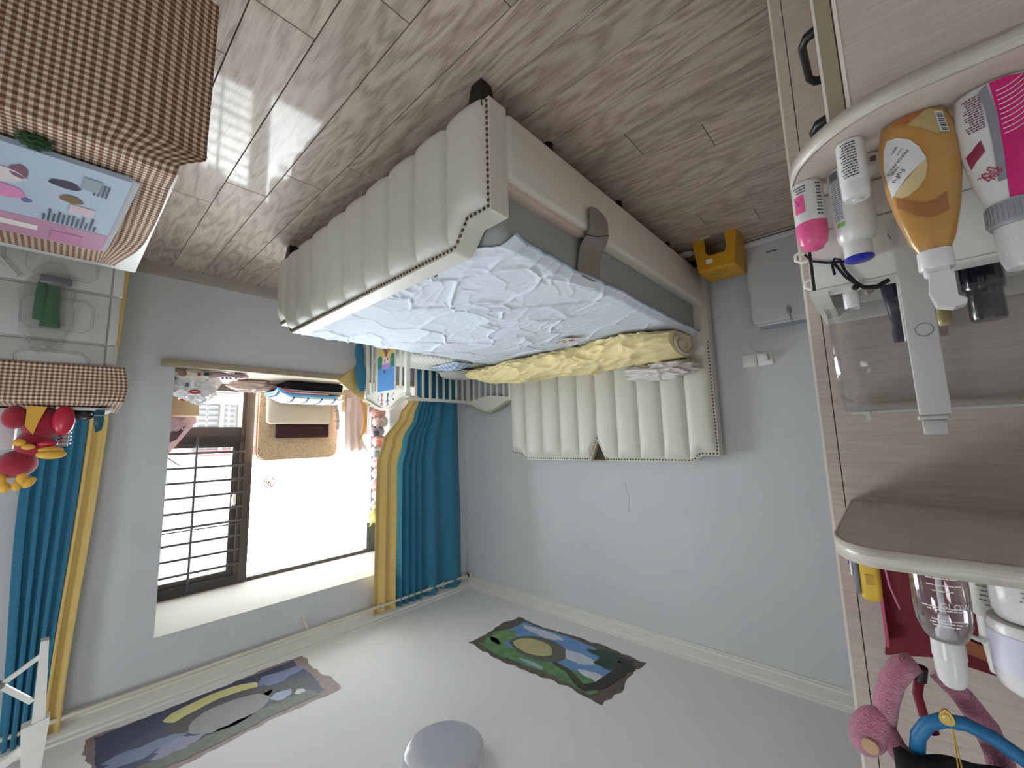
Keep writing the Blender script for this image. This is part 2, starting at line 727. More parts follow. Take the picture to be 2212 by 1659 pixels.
# ------------------------------------------------------------------ walls, ceiling, mouldings
OY0, OY1, OZ0, OZ1 = 0.512, 2.50, 0.66, 2.445
XG = 4.39                                         # plane of the glazing
wr = MB()
wr.box(XW, 3.76, -1.9, OY0, 0, ZC)
wr.box(XW, 3.76, OY1, YB + 0.2, 0, ZC)
wr.box(XW, 3.76, OY0, OY1, 0, OZ0)
wr.box(XW, 3.76, OY0, OY1, OZ1 + 0.004, ZC)
struct(wr.build('wall_right', WALL))
wall_back = struct(MB().box(-0.8, XW, YB, YB + 0.2, 0, ZC).build('wall_back', WALL))
wl = MB().box(-0.8, -0.62, -1.9, LY0, 0, ZC).box(-0.8, -0.62, LY1, YB, 0, ZC)
wl.box(-0.8, -0.62, LY0, LY1, 0, DZ0).box(-0.8, -0.62, LY0, LY1, DZ1, ZC)
struct(wl.build('wall_left', WALL))
lw = MB().box(-0.74, -0.68, LY0, LY1, DZ0, DZ0 + 0.03).box(-0.74, -0.68, LY0, LY1, DZ1 - 0.03, DZ1)  # unseen window, added to let fill light in from the left
lw.box(-0.74, -0.68, LY0, LY0 + 0.03, DZ0, DZ1).box(-0.74, -0.68, LY1 - 0.03, LY1, DZ0, DZ1)
w3 = struct(lw.build('added_fill_window_3', TRIM, label='small white window added for fill light high in the left wall'))
MB().box(-0.713, -0.707, LY0 + 0.03, LY1 - 0.03, DZ0 + 0.03, DZ1 - 0.03).build('pane', GLASS, w3)
wf = MB()
wf.box(-0.62, DX0, -1.9, -1.7, 0, ZC)
wf.box(DX1, XW, -1.9, -1.7, 0, ZC)
wf.box(DX0, DX1, -1.9, -1.7, DZ1, ZC)
wf.box(DX0, DX1, -1.9, -1.7, 0, DZ0)
struct(wf.build('wall_front', WALL))
fw = MB().box(DX0, DX1, -1.84, -1.78, DZ0, DZ0 + 0.03).box(DX0, DX1, -1.84, -1.78, DZ1 - 0.03, DZ1)  # unseen opening added behind the camera to lift the dim foreground
fw.box(DX0, DX0 + 0.03, -1.84, -1.78, DZ0, DZ1).box(DX1 - 0.03, DX1, -1.84, -1.78, DZ0, DZ1)
w2 = struct(fw.build('added_fill_window_2', TRIM, label='small white window added for fill light in the wall behind the camera'))
MB().box(DX0 + 0.03, DX1 - 0.03, -1.814, -1.808, DZ0 + 0.03, DZ1 - 0.03).build('pane', GLASS, w2)
struct(MB().box(-0.8, 3.8, -1.9, YB + 0.2, ZC, ZC + 0.12).build('ceiling', CEIL))
# bay: side walls, soffit and stone seat
struct(MB().box(3.76, 4.5, OY0 - 0.14, OY0, 0.4, 2.6).build('wall_bay_near', PLASTER))
struct(MB().box(3.76, 4.5, OY1, OY1 + 0.14, 0.4, 2.6).build('wall_bay_far', PLASTER))
struct(MB().box(XW - 0.0005, 4.5, OY0, OY1, OZ1, OZ1 + 0.0038).box(3.762, 4.5, OY0, OY1, OZ1 + 0.0038, 2.6).build('trim_1', PLASTER, label='white soffit of the bay window'))
SEAT = mat('cream_stone_seat', (226, 214, 196), 0.35, var=0.03, vscale=8)
struct(MB().box(XW, 4.5, OY0, OY1, 0.661, 0.70).build('trim_2', SEAT, label='cream stone seat of the bay window'))
struct(MB().box(3.76, 4.5, OY0, OY1, 0.2, 0.66).build('wall_bay_below', PLASTER))
nose = MB().rbox(3.535, XW + 0.02, 0.435, 2.56, 0.657, 0.702, 0.006, 2)
struct(nose.build('trim_3', SILLW, smooth=40, label='brown wooden nosing of the window seat'))


def crown(axis, wall, a, b, name, d, h):
    """stepped ceiling moulding; profile in (distance from wall, height below ceiling)"""
    prof = [(0, 0), (d, 0), (d, -0.012), (d * 0.86, -0.018), (d * 0.8, -0.03), (d * 0.45, -h * 0.62), (d * 0.3, -h * 0.72),
            (d * 0.26, -h * 0.86), (d * 0.14, -h * 0.9), (d * 0.14, -h), (0, -h)]
    mb_ = MB()
    if axis == 'x':
        mb_.prism([(wall - p, ZC + q) for p, q in prof], 'x', a, b)
    else:
        mb_.prism([(wall - p, ZC + q) for p, q in prof], 'y', a, b)
    return struct(mb_.build(name, TRIM))


crown('x', YB, -0.62, XW, 'trim_4', 0.085, 0.085)
crown('y', XW, -1.7, YB, 'trim_5', 0.13, 0.085)
bb = MB().prism([(XW, 0), (XW - 0.016, 0), (XW - 0.016, 0.055), (XW - 0.012, 0.06), (XW - 0.010, 0.078), (XW, 0.08)], 'y', -1.7, YB)
struct(bb.build('baseboard_right', BASEB))
bb = MB().prism([(YB, 0), (YB - 0.016, 0), (YB - 0.016, 0.055), (YB - 0.012, 0.06), (YB - 0.010, 0.078), (YB, 0.08)], 'x', -0.62, XW - 0.016)
struct(bb.build('baseboard_back', BASEB))
# hairline crack in the paint above the headboard
ck = MB().tube([(1.63, 3.1405, 1.63), (1.622, 3.1405, 1.70), (1.60, 3.1405, 1.74), (1.605, 3.1405, 1.80), (1.612, 3.1405, 1.86)], 0.0012, 4)
ck.build('paint_crack', mat('grey_crack', (120, 122, 126), 0.9), wall_back)
# ------------------------------------------------------------------ bay window
win = bpy.data.objects.new('window_1', None)
win.location = (XG, OY0, 0.70)
COL.objects.link(win)
win['kind'] = 'structure'
win['label'] = 'bronze framed bay window with a barred opening sash'
fm = MB()
fm.box(XG - 0.03, XG + 0.05, OY0, OY1, 0.70, 0.765)
fm.box(XG - 0.03, XG + 0.05, OY0, OY1, 2.415, OZ1)
fm.box(XG - 0.03, XG + 0.05, OY0, 0.585, 0.765, 2.415)
fm.box(XG - 0.03, XG + 0.05, 2.375, OY1, 0.765, 2.415)
fm.build('frame', FRAME, win)
MB().box(XG - 0.045, XG + 0.05, 1.125, 1.225, 0.765, 2.415).box(XG - 0.055, XG - 0.045, 1.155, 1.20, 0.765, 2.415).build('mullion', FRAME, win)
MB().box(XG - 0.03, XG + 0.05, 0.585, 1.125, 1.085, 1.165).build('transom', FRAME, win)
sb = MB()
sb.box(XG - 0.05, XG + 0.03, 0.585, 1.205, 1.165, 1.215)
sb.box(XG - 0.05, XG + 0.03, 0.585, 1.205, 2.365, 2.415)
sb.box(XG - 0.05, XG + 0.03, 1.155, 1.205, 1.215, 2.365)
sb.build('sash_rebate', FRAMED, win)
sa = MB()
sa.box(XG - 0.01, XG + 0.04, 0.585, 1.155, 1.215, 1.262)
sa.box(XG - 0.01, XG + 0.04, 0.585, 1.155, 2.325, 2.365)
sa.box(XG - 0.01, XG + 0.04, 1.075, 1.155, 1.262, 2.325)
sa.box(XG - 0.01, XG + 0.04, 0.585, 0.615, 1.262, 2.325)
sash = sa.build('sash', FRAME, win)
hd = MB().rbox(XG - 0.03, XG - 0.012, 1.085, 1.115, 1.70, 1.80, 0.004, 2).rbox(XG - 0.062, XG - 0.03, 1.09, 1.11, 1.735, 1.755, 0.003, 2)
hd.rbox(XG - 0.066, XG - 0.05, 1.085, 1.108, 1.66, 1.76, 0.004, 2)
hd.build('sash_handle', WHITEM, sash, smooth=40)
for nm, (a, b, c, d) in {'pane': (0.615, 1.075, 1.262, 2.325), 'pane.a': (0.585, 1.125, 0.765, 1.085), 'pane.b': (1.225, 2.375, 0.765, 2.415)}.items():
    MB().box(XG + 0.01, XG + 0.016, a, b, c, d).build('pane', GLASS, win)
for z in (1.305, 1.425, 1.545, 1.665, 1.785, 1.905, 1.93, 2.03, 2.15, 2.27):
    th = 0.011 if abs(z - 1.93) > 0.001 else 0.006
    MB().cyl((XG - 0.058, OY0, z), (XG - 0.058, 1.165, z), th, n=8).build('grille_bar', BARM, win, smooth=60)
MB().cyl((XG - 0.058, 0.805, 1.17), (XG - 0.058, 0.805, 2.41), 0.010, n=8).build('grille_upright', BARM, win, smooth=60)

# ------------------------------------------------------------------ outside
CONC = mat('street_grey', (150, 150, 148), 0.9, var=0.1, vscale=0.05)
struct(MB().box(5, 420, -200, 320, -62, -60).build('ground', CONC))
FAC = mat('darkened_cream_facade', (66, 63, 58), 0.85, var=0.04, vscale=0.2)  # building colours darkened so they hold tone against the overexposed sky
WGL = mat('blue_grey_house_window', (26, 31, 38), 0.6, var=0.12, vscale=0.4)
RAIL_ = mat('darkened_balcony_front', (72, 70, 66), 0.8, var=0.04)
apt = thing('apartment_building', (250, 60, -60), 'tall darkened cream apartment block with rows of balconies far outside the window', 'building')
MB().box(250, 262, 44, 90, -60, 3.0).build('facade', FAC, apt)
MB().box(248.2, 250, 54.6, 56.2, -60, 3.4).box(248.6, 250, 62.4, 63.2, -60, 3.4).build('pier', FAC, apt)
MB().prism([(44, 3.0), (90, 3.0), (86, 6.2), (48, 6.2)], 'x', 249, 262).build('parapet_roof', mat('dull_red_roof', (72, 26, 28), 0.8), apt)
wms = {}
for k in range(15):
    z = -36.5 + k * 2.72
    for (y, w, h, kind) in ((47.5, 3.0, 1.7, 'balcony'), (51.9, 3.6, 1.7, 'balcony'), (57.7, 1.2, 1.15, 's'), (60.2, 1.9, 1.6, 's'),
                            (64.1, 0.8, 0.8, 's'), (67.5, 3.0, 1.8, 'balcony'), (71.4, 1.3, 1.3, 's'), (75.0, 3.2, 1.7, 'balcony')):
        key = (w, h)
        if key not in wms:
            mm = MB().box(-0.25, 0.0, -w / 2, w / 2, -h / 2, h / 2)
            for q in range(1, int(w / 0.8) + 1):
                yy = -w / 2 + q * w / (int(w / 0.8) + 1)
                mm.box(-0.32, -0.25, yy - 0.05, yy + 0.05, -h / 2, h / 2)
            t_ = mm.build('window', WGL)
            me_ = t_.data
            bpy.data.objects.remove(t_)
            off = Vector((-0.13, 0, 0))
            wms[key] = me_
        o = bpy.data.objects.new('window', wms[key])
        COL.objects.link(o)
        o.parent = apt
        o.location = Vector((250.0, y, z)) - apt.location
        if kind == 'balcony':
            key2 = ('b', w)
            if key2 not in wms:
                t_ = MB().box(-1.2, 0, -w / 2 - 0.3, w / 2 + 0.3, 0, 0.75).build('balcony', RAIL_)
                wms[key2] = t_.data
                bpy.data.objects.remove(t_)
            o = bpy.data.objects.new('balcony', wms[key2])
            COL.objects.link(o)
            o.parent = apt
            o.location = Vector((249.9, y, z - h / 2 - 0.75)) - apt.location
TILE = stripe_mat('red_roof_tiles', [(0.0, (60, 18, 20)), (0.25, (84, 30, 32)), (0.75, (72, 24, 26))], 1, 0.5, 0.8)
low = thing('tiled_roof_house', (121, 30, -30), 'low darkened white house with a darkened red tiled roof below the window', 'building')
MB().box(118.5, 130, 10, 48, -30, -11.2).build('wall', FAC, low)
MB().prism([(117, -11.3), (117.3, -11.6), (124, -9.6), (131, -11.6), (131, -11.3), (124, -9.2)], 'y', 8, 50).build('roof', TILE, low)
for yy in range(12, 48, 3):
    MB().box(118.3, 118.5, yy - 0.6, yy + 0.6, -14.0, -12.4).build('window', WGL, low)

# ------------------------------------------------------------------ bed
BX0, BX1 = 0.872, 2.752                            # outer faces of the bed frame
bed = thing('upholstered_bed', ((BX0 + BX1) / 2, 2.0, 0), 'cream leather double bed with channel tufted headboard and footboard and nailhead trim', 'bed')


def outline_pts(x0, x1, zs, zm, notch=None):
    """shoulder-and-crest silhouette from x0 to x1: list of (x, z)"""
    L = [(x0, zs), (x0 + 0.10, zs)]
    for k in range(1, 9):
        t = k / 8
        L.append((x0 + 0.10 + 0.095 * t, zs + (zm - zs) * smooth01(t)))
    if notch:
        a, b, c, zn = notch
        L += [(a, zm), (b, zn), (c, zm)]
    for k in range(0, 9):
        t = k / 8
        L.append((x1 - 0.195 + 0.095 * t, zm - (zm - zs) * smooth01(t)))
    L += [(x1, zs)]
    return L


def z_at(L, x):
    for (a, za), (b, zb) in zip(L, L[1:]):
        if a <= x <= b and b > a:
            return za + (zb - za) * (x - a) / (b - a)
    return L[0][1] if x < L[0][0] else L[-1][1]


def tufted(prefix, x0, x1, yf, yb, zb, L, bounds, depth):
    base = MB().prism([(x0, zb)] + L + [(x1, zb)], 'y', yf, yb)
    board = base.build(prefix, CREAM, bed)
    n = len(bounds) - 1
    for i in range(n):
        a, b = bounds[i], bounds[i + 1]

        def fn(u, v, a=a, b=b, i=i):
            x = a + (b - a) * u
            zt = z_at(L, x) - 0.024
            z = zb + 0.01 + (zt - zb - 0.01) * v
            pr = max(0.0, 1 - abs(2 * u - 1) ** 2.4) ** 0.5
            top = min(1.0, (zt - z) / 0.085)
            bot = min(1.0, (z - zb) / 0.05)
            fade = math.sqrt(max(0, 1 - (1 - top) ** 2)) * math.sqrt(max(0, 1 - (1 - bot) ** 2))
            pk = 0.0022 * math.sin(x * 190 + 3 * math.sin(x * 47)) * math.exp(-(zt - z) / 0.05) * pr
            return (x, yf - depth * pr * fade - 0.002 - pk, z)
        m_ = MB().grid(fn, 14, 34)
        m_.build('channel', CREAM, board, smooth=179)
    return board


def studs(board, pts, yf, gap):
    """row of domed nail heads along a polyline of (x, z)"""
    m_ = MB()
    seg = [Vector((p[0], 0, p[1])) for p in pts]
    d, carry = 0.0, 0.0
    for a, b in zip(seg, seg[1:]):
        l = (b - a).length
        t = carry
        while t < l:
            p = a + (b - a) * (t / l)
            m_.ell((p.x, yf, p.z), 0.0062, 0.0045, 0.0062, 8, 6)
            t += gap
        carry = t - l
    o = m_.build('nailhead_trim', BRASS, board, smooth=179, kind='stuff')
    return o


HL = outline_pts(0.862, 2.757, 1.408, 1.456, (1.722, 1.797, 1.872, 1.29))
HB = [0.874, 1.06, 1.24, 1.425, 1.612, 1.797, 1.978, 2.168, 2.366, 2.567, 2.745]
hb = tufted('headboard', 0.862, 2.757, 3.025, 3.118, 0.06, HL, HB, 0.036)
ins = [(x + (0.012 if x < 1 else (-0.012 if x > 2.7 else 0)), z - 0.014) for x, z in HL]
studs(hb, [(0.872, 0.62), ins[0]] + ins[:11] + [(1.712, 1.442), (1.797, 1.262), (1.882, 1.442)] + ins[13:] + [(2.747, 0.75)], 3.022, 0.0235)
# brass-edged triangular niche and the small grey label
tri = [(1.722, 1.452), (1.797, 1.29), (1.872, 1.452)]
nm = MB()
for (a, b) in ((0, 1), (1, 2), (0, 2)):
    nm.cyl((tri[a][0], 3.03, tri[a][1]), (tri[b][0], 3.03, tri[b][1]), 0.005, n=6)
nm.build('notch_edging', mat('gold_edging', (190, 150, 100), 0.35, metal=0.5), hb)
MB().prism(tri, 'y', 3.075, 3.085).build('notch_lining', mat('dark_bronze_lining', (74, 62, 52), 0.5), hb)
MB().box(1.70, 1.725, 2.990, 2.9925, 1.135, 1.16).build('grey_patch', mat('grey_patch_cloth', (96, 96, 92), 0.8), hb)

FL = outline_pts(0.888, 2.79, 0.500, 0.586)
FBO = [0.9, 1.105, 1.302, 1.497, 1.697, 1.897, 2.091, 2.287, 2.485, 2.64, 2.778]
fb = tufted('footboard', 0.888, 2.79, 0.905, 0.985, 0.085, FL, FBO, 0.044)
insf = [(x + (0.012 if x < 1 else (-0.012 if x > 2.7 else 0)), z - 0.012) for x, z in FL]
studs(fb, [(0.899, 0.10), insf[0]] + insf + [(2.779, 0.10)], 0.902, 0.0215)
# piping seam where the end face meets the top of the footboard
MB().tube([(0.887, 0.985, 0.09), (0.887, 0.985, 0.5), (0.99, 0.985, 0.502)], 0.002, 5).build('piping', CREAM, fb, smooth=60)

for nm_, xa, xb in (('side_rail', BX0, BX0 + 0.075), ('side_rail', BX1 - 0.075, BX1)):
    MB().rbox(xa, xb, 0.985, 3.025, 0.105, 0.358, 0.018, 3).build(nm_, CREAM, bed, smooth=50)
MB().rbox(0.945, 2.68, 0.99, 3.02, 0.27, 0.32, 0.005, 1).build('slat_base', mat('pine_base', (206, 186, 170), 0.7), bed)
MB().rbox(0.895, 0.94, 0.99, 1.50, 0.330, 0.380, 0.006, 2).build('base_edge_strip', mat('pinkish_felt_strip', (202, 184, 172), 0.85), bed, smooth=50)


def leg(x, y, zt, s=0.055):
    m_ = MB()
    t, b = s * 0.62, s * 0.4
    vs = [(x - b, y - b, 0), (x + b, y - b, 0), (x + b, y + b, 0), (x - b, y + b, 0),
          (x - t, y - t, zt), (x + t, y - t, zt), (x + t, y + t, zt), (x - t, y + t, zt)]
    m_.add(vs, [(3, 2, 1, 0), (4, 5, 6, 7), (0, 1, 5, 4), (1, 2, 6, 5), (2, 3, 7, 6), (3, 0, 4, 7)])
    m_.build('leg', CHARCOAL, bed)


for x, y, s in ((0.945, 0.925, 0.062), (2.70, 0.925, 0.062), (0.945, 3.07, 0.062), (2.70, 3.07, 0.062)):
    leg(x, y, 0.12, s)
for y in (1.33, 1.95, 2.62):
    for x in (0.955, 1.82, 2.66):
        MB().cyl((x, y, 0), (x, y, 0.28), 0.022, 0.026, 14).build('support_leg', CHARCOAL, bed, smooth=50)

# mattress with its rolled-in border
mt = thing('mattress', (1.815, 2.0, 0.32), 'grey fabric mattress lying on the cream leather bed', 'mattress')
MB().rbox(0.935, 2.695, 0.995, 3.0, 0.322, 0.552, 0.045, 5).build('mattress_core', GREYF, mt, smooth=179)

# wrinkled pale sheet / topper
SHEET = mat('pale_blue_white_sheet', (214, 221, 233), 0.85, var=0.02, vscale=5, bump=0.08, bscale=300, spec=0.2)
sx0, sx1, sy0, sy1 = 0.915, 2.725, 0.975, 2.99


def sheet(u, v):
    x = sx0 + (sx1 - sx0) * u
    y = sy0 + (sy1 - sy0) * v
    wx, wy = x + 0.10 * fbm(x * 2.3, y * 2.3, 3.1, 2), y + 0.10 * fbm(x * 2.3, y * 2.3, 8.4, 2)
    big = crease(wx * 2.8, wy * 4.4, 0.05, 0.4)
    med = crease(wx * 6.0, wy * 10.5, 0.06, 4.2)
    fine = crease(wx * 13, wy * 20, 0.11, 9.1)
    mk = 0.5 + 0.5 * fbm(x * 1.7, y * 1.7, 5.5, 2)
    z = 0.562 + 0.011 * big * (0.35 + mk) + 0.0062 * med * mk + 0.0028 * fine * mk + 0.0006 * fbm(wx * 40, wy * 70, 2.0, 2) + 0.006 * fbm(x * 3, y * 3, 1.0, 2)
    e = min(u * (sx1 - sx0), (1 - u) * (sx1 - sx0))
    z -= 0.020 * (1 - smooth01(e / 0.05))
    ef = v * (sy1 - sy0)
    z -= 0.012 * (1 - smooth01(ef / 0.06))
    x += 0.012 * fbm(y * 3.0, 2.0, 0.5, 2) * (1 if u < 0.5 else -1) * (1 - smooth01(e / 0.2))
    # the foot corner on the near side is pulled back a little
    y += 0.07 * math.exp(-((u * 1.8) / 0.12) ** 2) * (1 - v) ** 6
    return (x, y, z)


so = MB().grid(sheet, 340, 380).build('mattress_protector', SHEET, None, smooth=179, solid=0.004)
hem = [sheet(0.0, k / 60) for k in range(61)]
MB().tube([(p[0] - 0.002, p[1], p[2] - 0.002) for p in hem], 0.0055, 6).build('blue_hem', mat('blue_piping', (150, 172, 194), 0.85), so, smooth=60)
tag(so, 'wrinkled pale blue white cotton protector spread over the mattress', 'bed sheet')
# appliqued patch in bright colours near the pillow end, and a small dark spot at the foot end
pt = MB().prism([(1.60 + 0.085 * math.cos(a) * (1 + 0.25 * math.sin(3 * a)), 2.36 + 0.055 * math.sin(a)) for a in [k * 0.4 for k in range(15)]], 'z', 0.58, 0.584)
pch = pt.build('printed_patch', mat('cream_patch', (226, 222, 210), 0.85), so)
for (dx, dy, r, c) in ((-0.03, 0.01, 0.022, (150, 62, 66)), (0.035, 0.02, 0.018, (190, 130, 96)), (0.01, -0.028, 0.016, (120, 150, 190)), (0.05, -0.02, 0.012, (196, 120, 90)), (0.085, 0.0, 0.009, (92, 120, 150))):
    MB().lathe([(r, 0), (r, 0.002)], (1.60 + dx, 2.36 + dy, 0.5835), 14).build('print', mat('print_%d_%d_%d' % c, c, 0.85), pch)
MB().ell((1.36, 1.02, 0.562), 0.035, 0.02, 0.006, 14, 8).build('grey_tab', mat('slate_tab', (96, 112, 130), 0.7), so)

# grey caddy flap hanging from the mattress over the side rail
def ribbon(path, y0, y1, fn=None):
    def g(u, v):
        k = v * (len(path) - 1)
        i = min(int(k), len(path) - 2)
        t = k - i
        x = path[i][0] + (path[i + 1][0] - path[i][0]) * t
        z = path[i][1] + (path[i + 1][1] - path[i][1]) * t
        a, b = y0, y1
        if fn:
            a, b = fn(v, a, b)
        return (x, a + (b - a) * u, z)
    return g


def flapw(v, a, b):
    # rounded lower end, slight waist
    w = 0.0
    if v > 0.86:
        t = (v - 0.86) / 0.14
        w = 0.07 * (1 - math.sqrt(max(0, 1 - t * t)))
    if v < 0.10:
        t = (0.10 - v) / 0.10
        w = 0.05 * (1 - math.sqrt(max(0, 1 - t * t)))
    return a + w + 0.02 * math.sin(v * 3.0), b - w + 0.03 * (1 - v)


FELT = mat('taupe_felt', (138, 132, 128), 0.95, var=0.04, bump=0.15, bscale=400)
path = [(0.925, 0.552), (0.921, 0.51), (0.917, 0.46), (0.908, 0.42), (0.89, 0.398), (0.868, 0.376), (0.857, 0.352), (0.854, 0.32), (0.853, 0.285), (0.853, 0.255)]
fl_ = MB().grid(ribbon(path, 1.46, 1.62, flapw), 16, 40).build('bedside_caddy', FELT, None, smooth=179, solid=0.007)
tag(fl_, 'taupe felt flap with rounded ends hanging over the bed side rail', 'caddy')
MB().tube([(0.873, 1.475, 0.388), (0.862, 1.54, 0.378), (0.850, 1.63, 0.345)], 0.0022, 5).build('seam_cord', mat('dark_cord', (40, 42, 48), 0.8), fl_)

# mustard blanket rolled along the headboard, spilling over on the far side
YELB = mat('mustard_blanket_cotton', (242, 225, 172), 0.9, var=0.04, vscale=8, spec=0.15)
WLIN = mat('white_blanket_lining', (214, 208, 204), 0.95, var=0.03, bump=0.3, bscale=180)
cen = [(0.955, 2.755, 0.655, 0.205, 0.085), (1.10, 2.70, 0.66, 0.22, 0.098), (1.35, 2.70, 0.655, 0.22, 0.105), (1.65, 2.74, 0.66, 0.215, 0.105),
       (1.95, 2.74, 0.655, 0.20, 0.10), (2.25, 2.73, 0.665, 0.20, 0.105), (2.5, 2.74, 0.665, 0.17, 0.09), (2.72, 2.74, 0.655, 0.14, 0.075),
       (2.92, 2.74, 0.625, 0.115, 0.05), (3.04, 2.73, 0.615, 0.05, 0.03)]


def blanket(u, v):
    k = u * (len(cen) - 1)
    i = min(int(k), len(cen) - 2)
    t = smooth01(k - i) * 0.5 + (k - i) * 0.5
    x, y, z, ry, rz = [cen[i][q] + (cen[i + 1][q] - cen[i][q]) * t for q in range(5)]
    a = 2 * math.pi * v
    w1 = fbm(x * 3.1, math.cos(a) * 0.8, math.sin(a) * 0.8, 2)
    w2 = fbm(x * 2.0 + 7, math.cos(a) * 1.3, math.sin(a) * 1.3, 2)
    rid1 = max(0.0, 1.12 - math.sqrt(math.sin(x * 11 + 5.2 * math.cos(a) + 4.5 * w1) ** 2 + 0.03)) ** 2.0
    rid2 = max(0.0, 1.15 - math.sqrt(math.sin(x * 22 - 7.5 * math.cos(a) + 6.0 * w2) ** 2 + 0.06)) ** 2.0
    fold = 0.17 * rid1 * (0.6 + 0.5 * w2) + 0.085 * rid2 * (0.7 + 0.8 * w1) + 0.10 * crease(x * 4.2 + v * 4, v * 7.5 + x * 0.9, 0.22, 2.2)
    rr = 1.0 + fold * 1.1 - 0.10 + 0.10 * w1
    yy = y + ry * rr * math.cos(a)
    zz = z + rz * rr * math.sin(a)
    zz = max(zz, 0.584 if x < 2.74 else 0.556)
    yy = min(yy, 2.985 - 0.01 * abs(math.sin(x * 9)))
    return (x + 0.02 * fbm(yy * 5, zz * 5, 0, 2), yy, zz)


bl = MB().grid(blanket, 300, 150, cv=True)
nlast = len(bl.v)
bl.f.append(tuple(range(0, 150)))
bl.f.append(tuple(range(nlast - 150, nlast)))
blo = bl.build('rolled_blanket', YELB, None, smooth=60)
tag(blo, 'mustard yellow cotton blanket rolled up along the headboard', 'blanket')
# the rolled end: spiral of yellow cloth with pale fleece between the turns
sp = []
for k in range(60):
    t = k / 59
    a = 0.2 + t * 4.4 * math.pi / 1.3
    r = 1.0 - 0.72 * t
    sp.append((0.948 - 0.004 * t, 2.74 + 0.17 * r * math.cos(a), max(0.60, 0.66 + 0.072 * r * math.sin(a))))
MB().tube(sp, 0.008, 7).build('fleece_edge', WLIN, blo, smooth=179)


def blob(c, rx, ry, rz, amp, fr, seed, nu=48, nv=30, cr=0.0, crs=3.0, floor_z=None):
    def g(u, v):
        t, p = 2 * math.pi * u, math.pi * min(0.985, max(0.015, v))
        d = Vector((math.sin(p) * math.cos(t), math.sin(p) * math.sin(t), math.cos(p)))
        k = 1 + amp * fbm(d.x * fr + seed, d.y * fr, d.z * fr, 3)
        if cr:
            dd, _ = noise.voronoi(Vector((d.x * crs + seed, d.y * crs, d.z * crs)))
            k += cr * math.exp(-(dd[1] - dd[0]) / 0.12)
        z = c[2] + d.z * rz * k
        if floor_z is not None:
            z = max(z, floor_z)
        return (c[0] + d.x * rx * k, c[1] + d.y * ry * k, z)
    m_ = MB().grid(g, nu, nv, cu=True)
    n = nv + 1
    m_.f.append(tuple(i * n for i in range(nu)))
    m_.f.append(tuple(i * n + nv for i in range(nu)))
    return m_


cl = blob((1.17, 2.88, 0.80), 0.19, 0.085, 0.05, 0.4, 2.0, 4.0, 110, 70, 0.45, 2.4)
clo = cl.build('crumpled_cloth', mat('pinkish_grey_linen', (226, 221, 218), 0.95, var=0.04), None, smooth=179)
tag(clo, 'crumpled pinkish grey linen cloth lying on the yellow blanket', 'cloth')

# ------------------------------------------------------------------ white cot between bed and window wall
CX0, CX1, CY0, CY1 = 2.80, 3.44, 1.85, 3.07
cot = thing('side_cot', (3.12, 2.45, 0), 'white wooden slatted cot with curved end boards between bed and window wall', 'cot')
PALEG = mat('sage_cap_rail', (176, 172, 150), 0.5, var=0.04)
for x in (CX0, CX1):
    for y in (CY0, CY1):
        MB().rbox(x - 0.018, x + 0.018, y - 0.018, y + 0.018, 0, 0.885, 0.004, 2).build('post', WHITEM, cot, smooth=40)


def end_board(y, cap):
    def zt(x):
        t = (x - CX0) / (CX1 - CX0)
        return 0.872 + 0.095 * math.sin(math.pi * t) ** 1.7
    n = 24
    xs = [CX0 - 0.015 + (CX1 - CX0 + 0.03) * k / n for k in range(n + 1)]
    up = [(x, zt(min(max(x, CX0), CX1))) for x in xs]
    lo = [(x, 0.815 + 0.018 * math.cos((x - CX0) / (CX1 - CX0) * 2 * math.pi)) for x in xs]
    bo = MB().prism(up + lo[::-1], 'y', y - 0.009, y + 0.009).build('end_board', WHITEM, cot)
    m_ = MB()
    ring = [(x, z) for x, z in up]
    poly = ring + [(x, z + 0.024) for x, z in ring[::-1]]
    m_.prism(poly, 'y', y - 0.028, y + 0.028)
    m_.build('cap_rail', cap, cot)
    MB().rbox(CX0, CX1, y - 0.012, y + 0.012, 0.28, 0.33, 0.003, 1).build('lower_rail', WHITEM, cot)
    for k in range(1, 7):
        x = CX0 + (CX1 - CX0) * k / 7
        MB().rbox(x - 0.012, x + 0.012, y - 0.007, y + 0.007, 0.32, 0.83, 0.002, 1).build('slat', WHITEM, cot)
    return bo


eb = end_board(CY0, mat('cream_cap_rail', (214, 208, 190), 0.45, var=0.04))
end_board(CY1, PALEG)
MB().rbox(CX1 - 0.011, CX1 + 0.011, CY0, CY1, 0.825, 0.858, 0.003, 2).build('side_rail', WHITEM, cot, smooth=40)
MB().rbox(CX1 - 0.011, CX1 + 0.011, CY0, CY1, 0.28, 0.32, 0.003, 2).build('side_rail', WHITEM, cot, smooth=40)
for k in range(1, 14):
    y = CY0 + (CY1 - CY0) * k / 14
    MB().rbox(CX1 - 0.006, CX1 + 0.006, y - 0.013, y + 0.013, 0.31, 0.83, 0.002, 1).build('slat', WHITEM, cot)
# hand-painted signs on the curved board
PINKPAINT = mat('pink_paint', (205, 120, 165), 0.6)
BLUEPAINT = mat('blue_paint', (58, 84, 150), 0.6)


def strokes(parent, name, m_, segs, y, r=0.0032):
    mb_ = MB()
    for s in segs:
        mb_.tube([(p[0], y, p[1]) for p in s], r, 5)
    mb_.build(name, m_, parent)


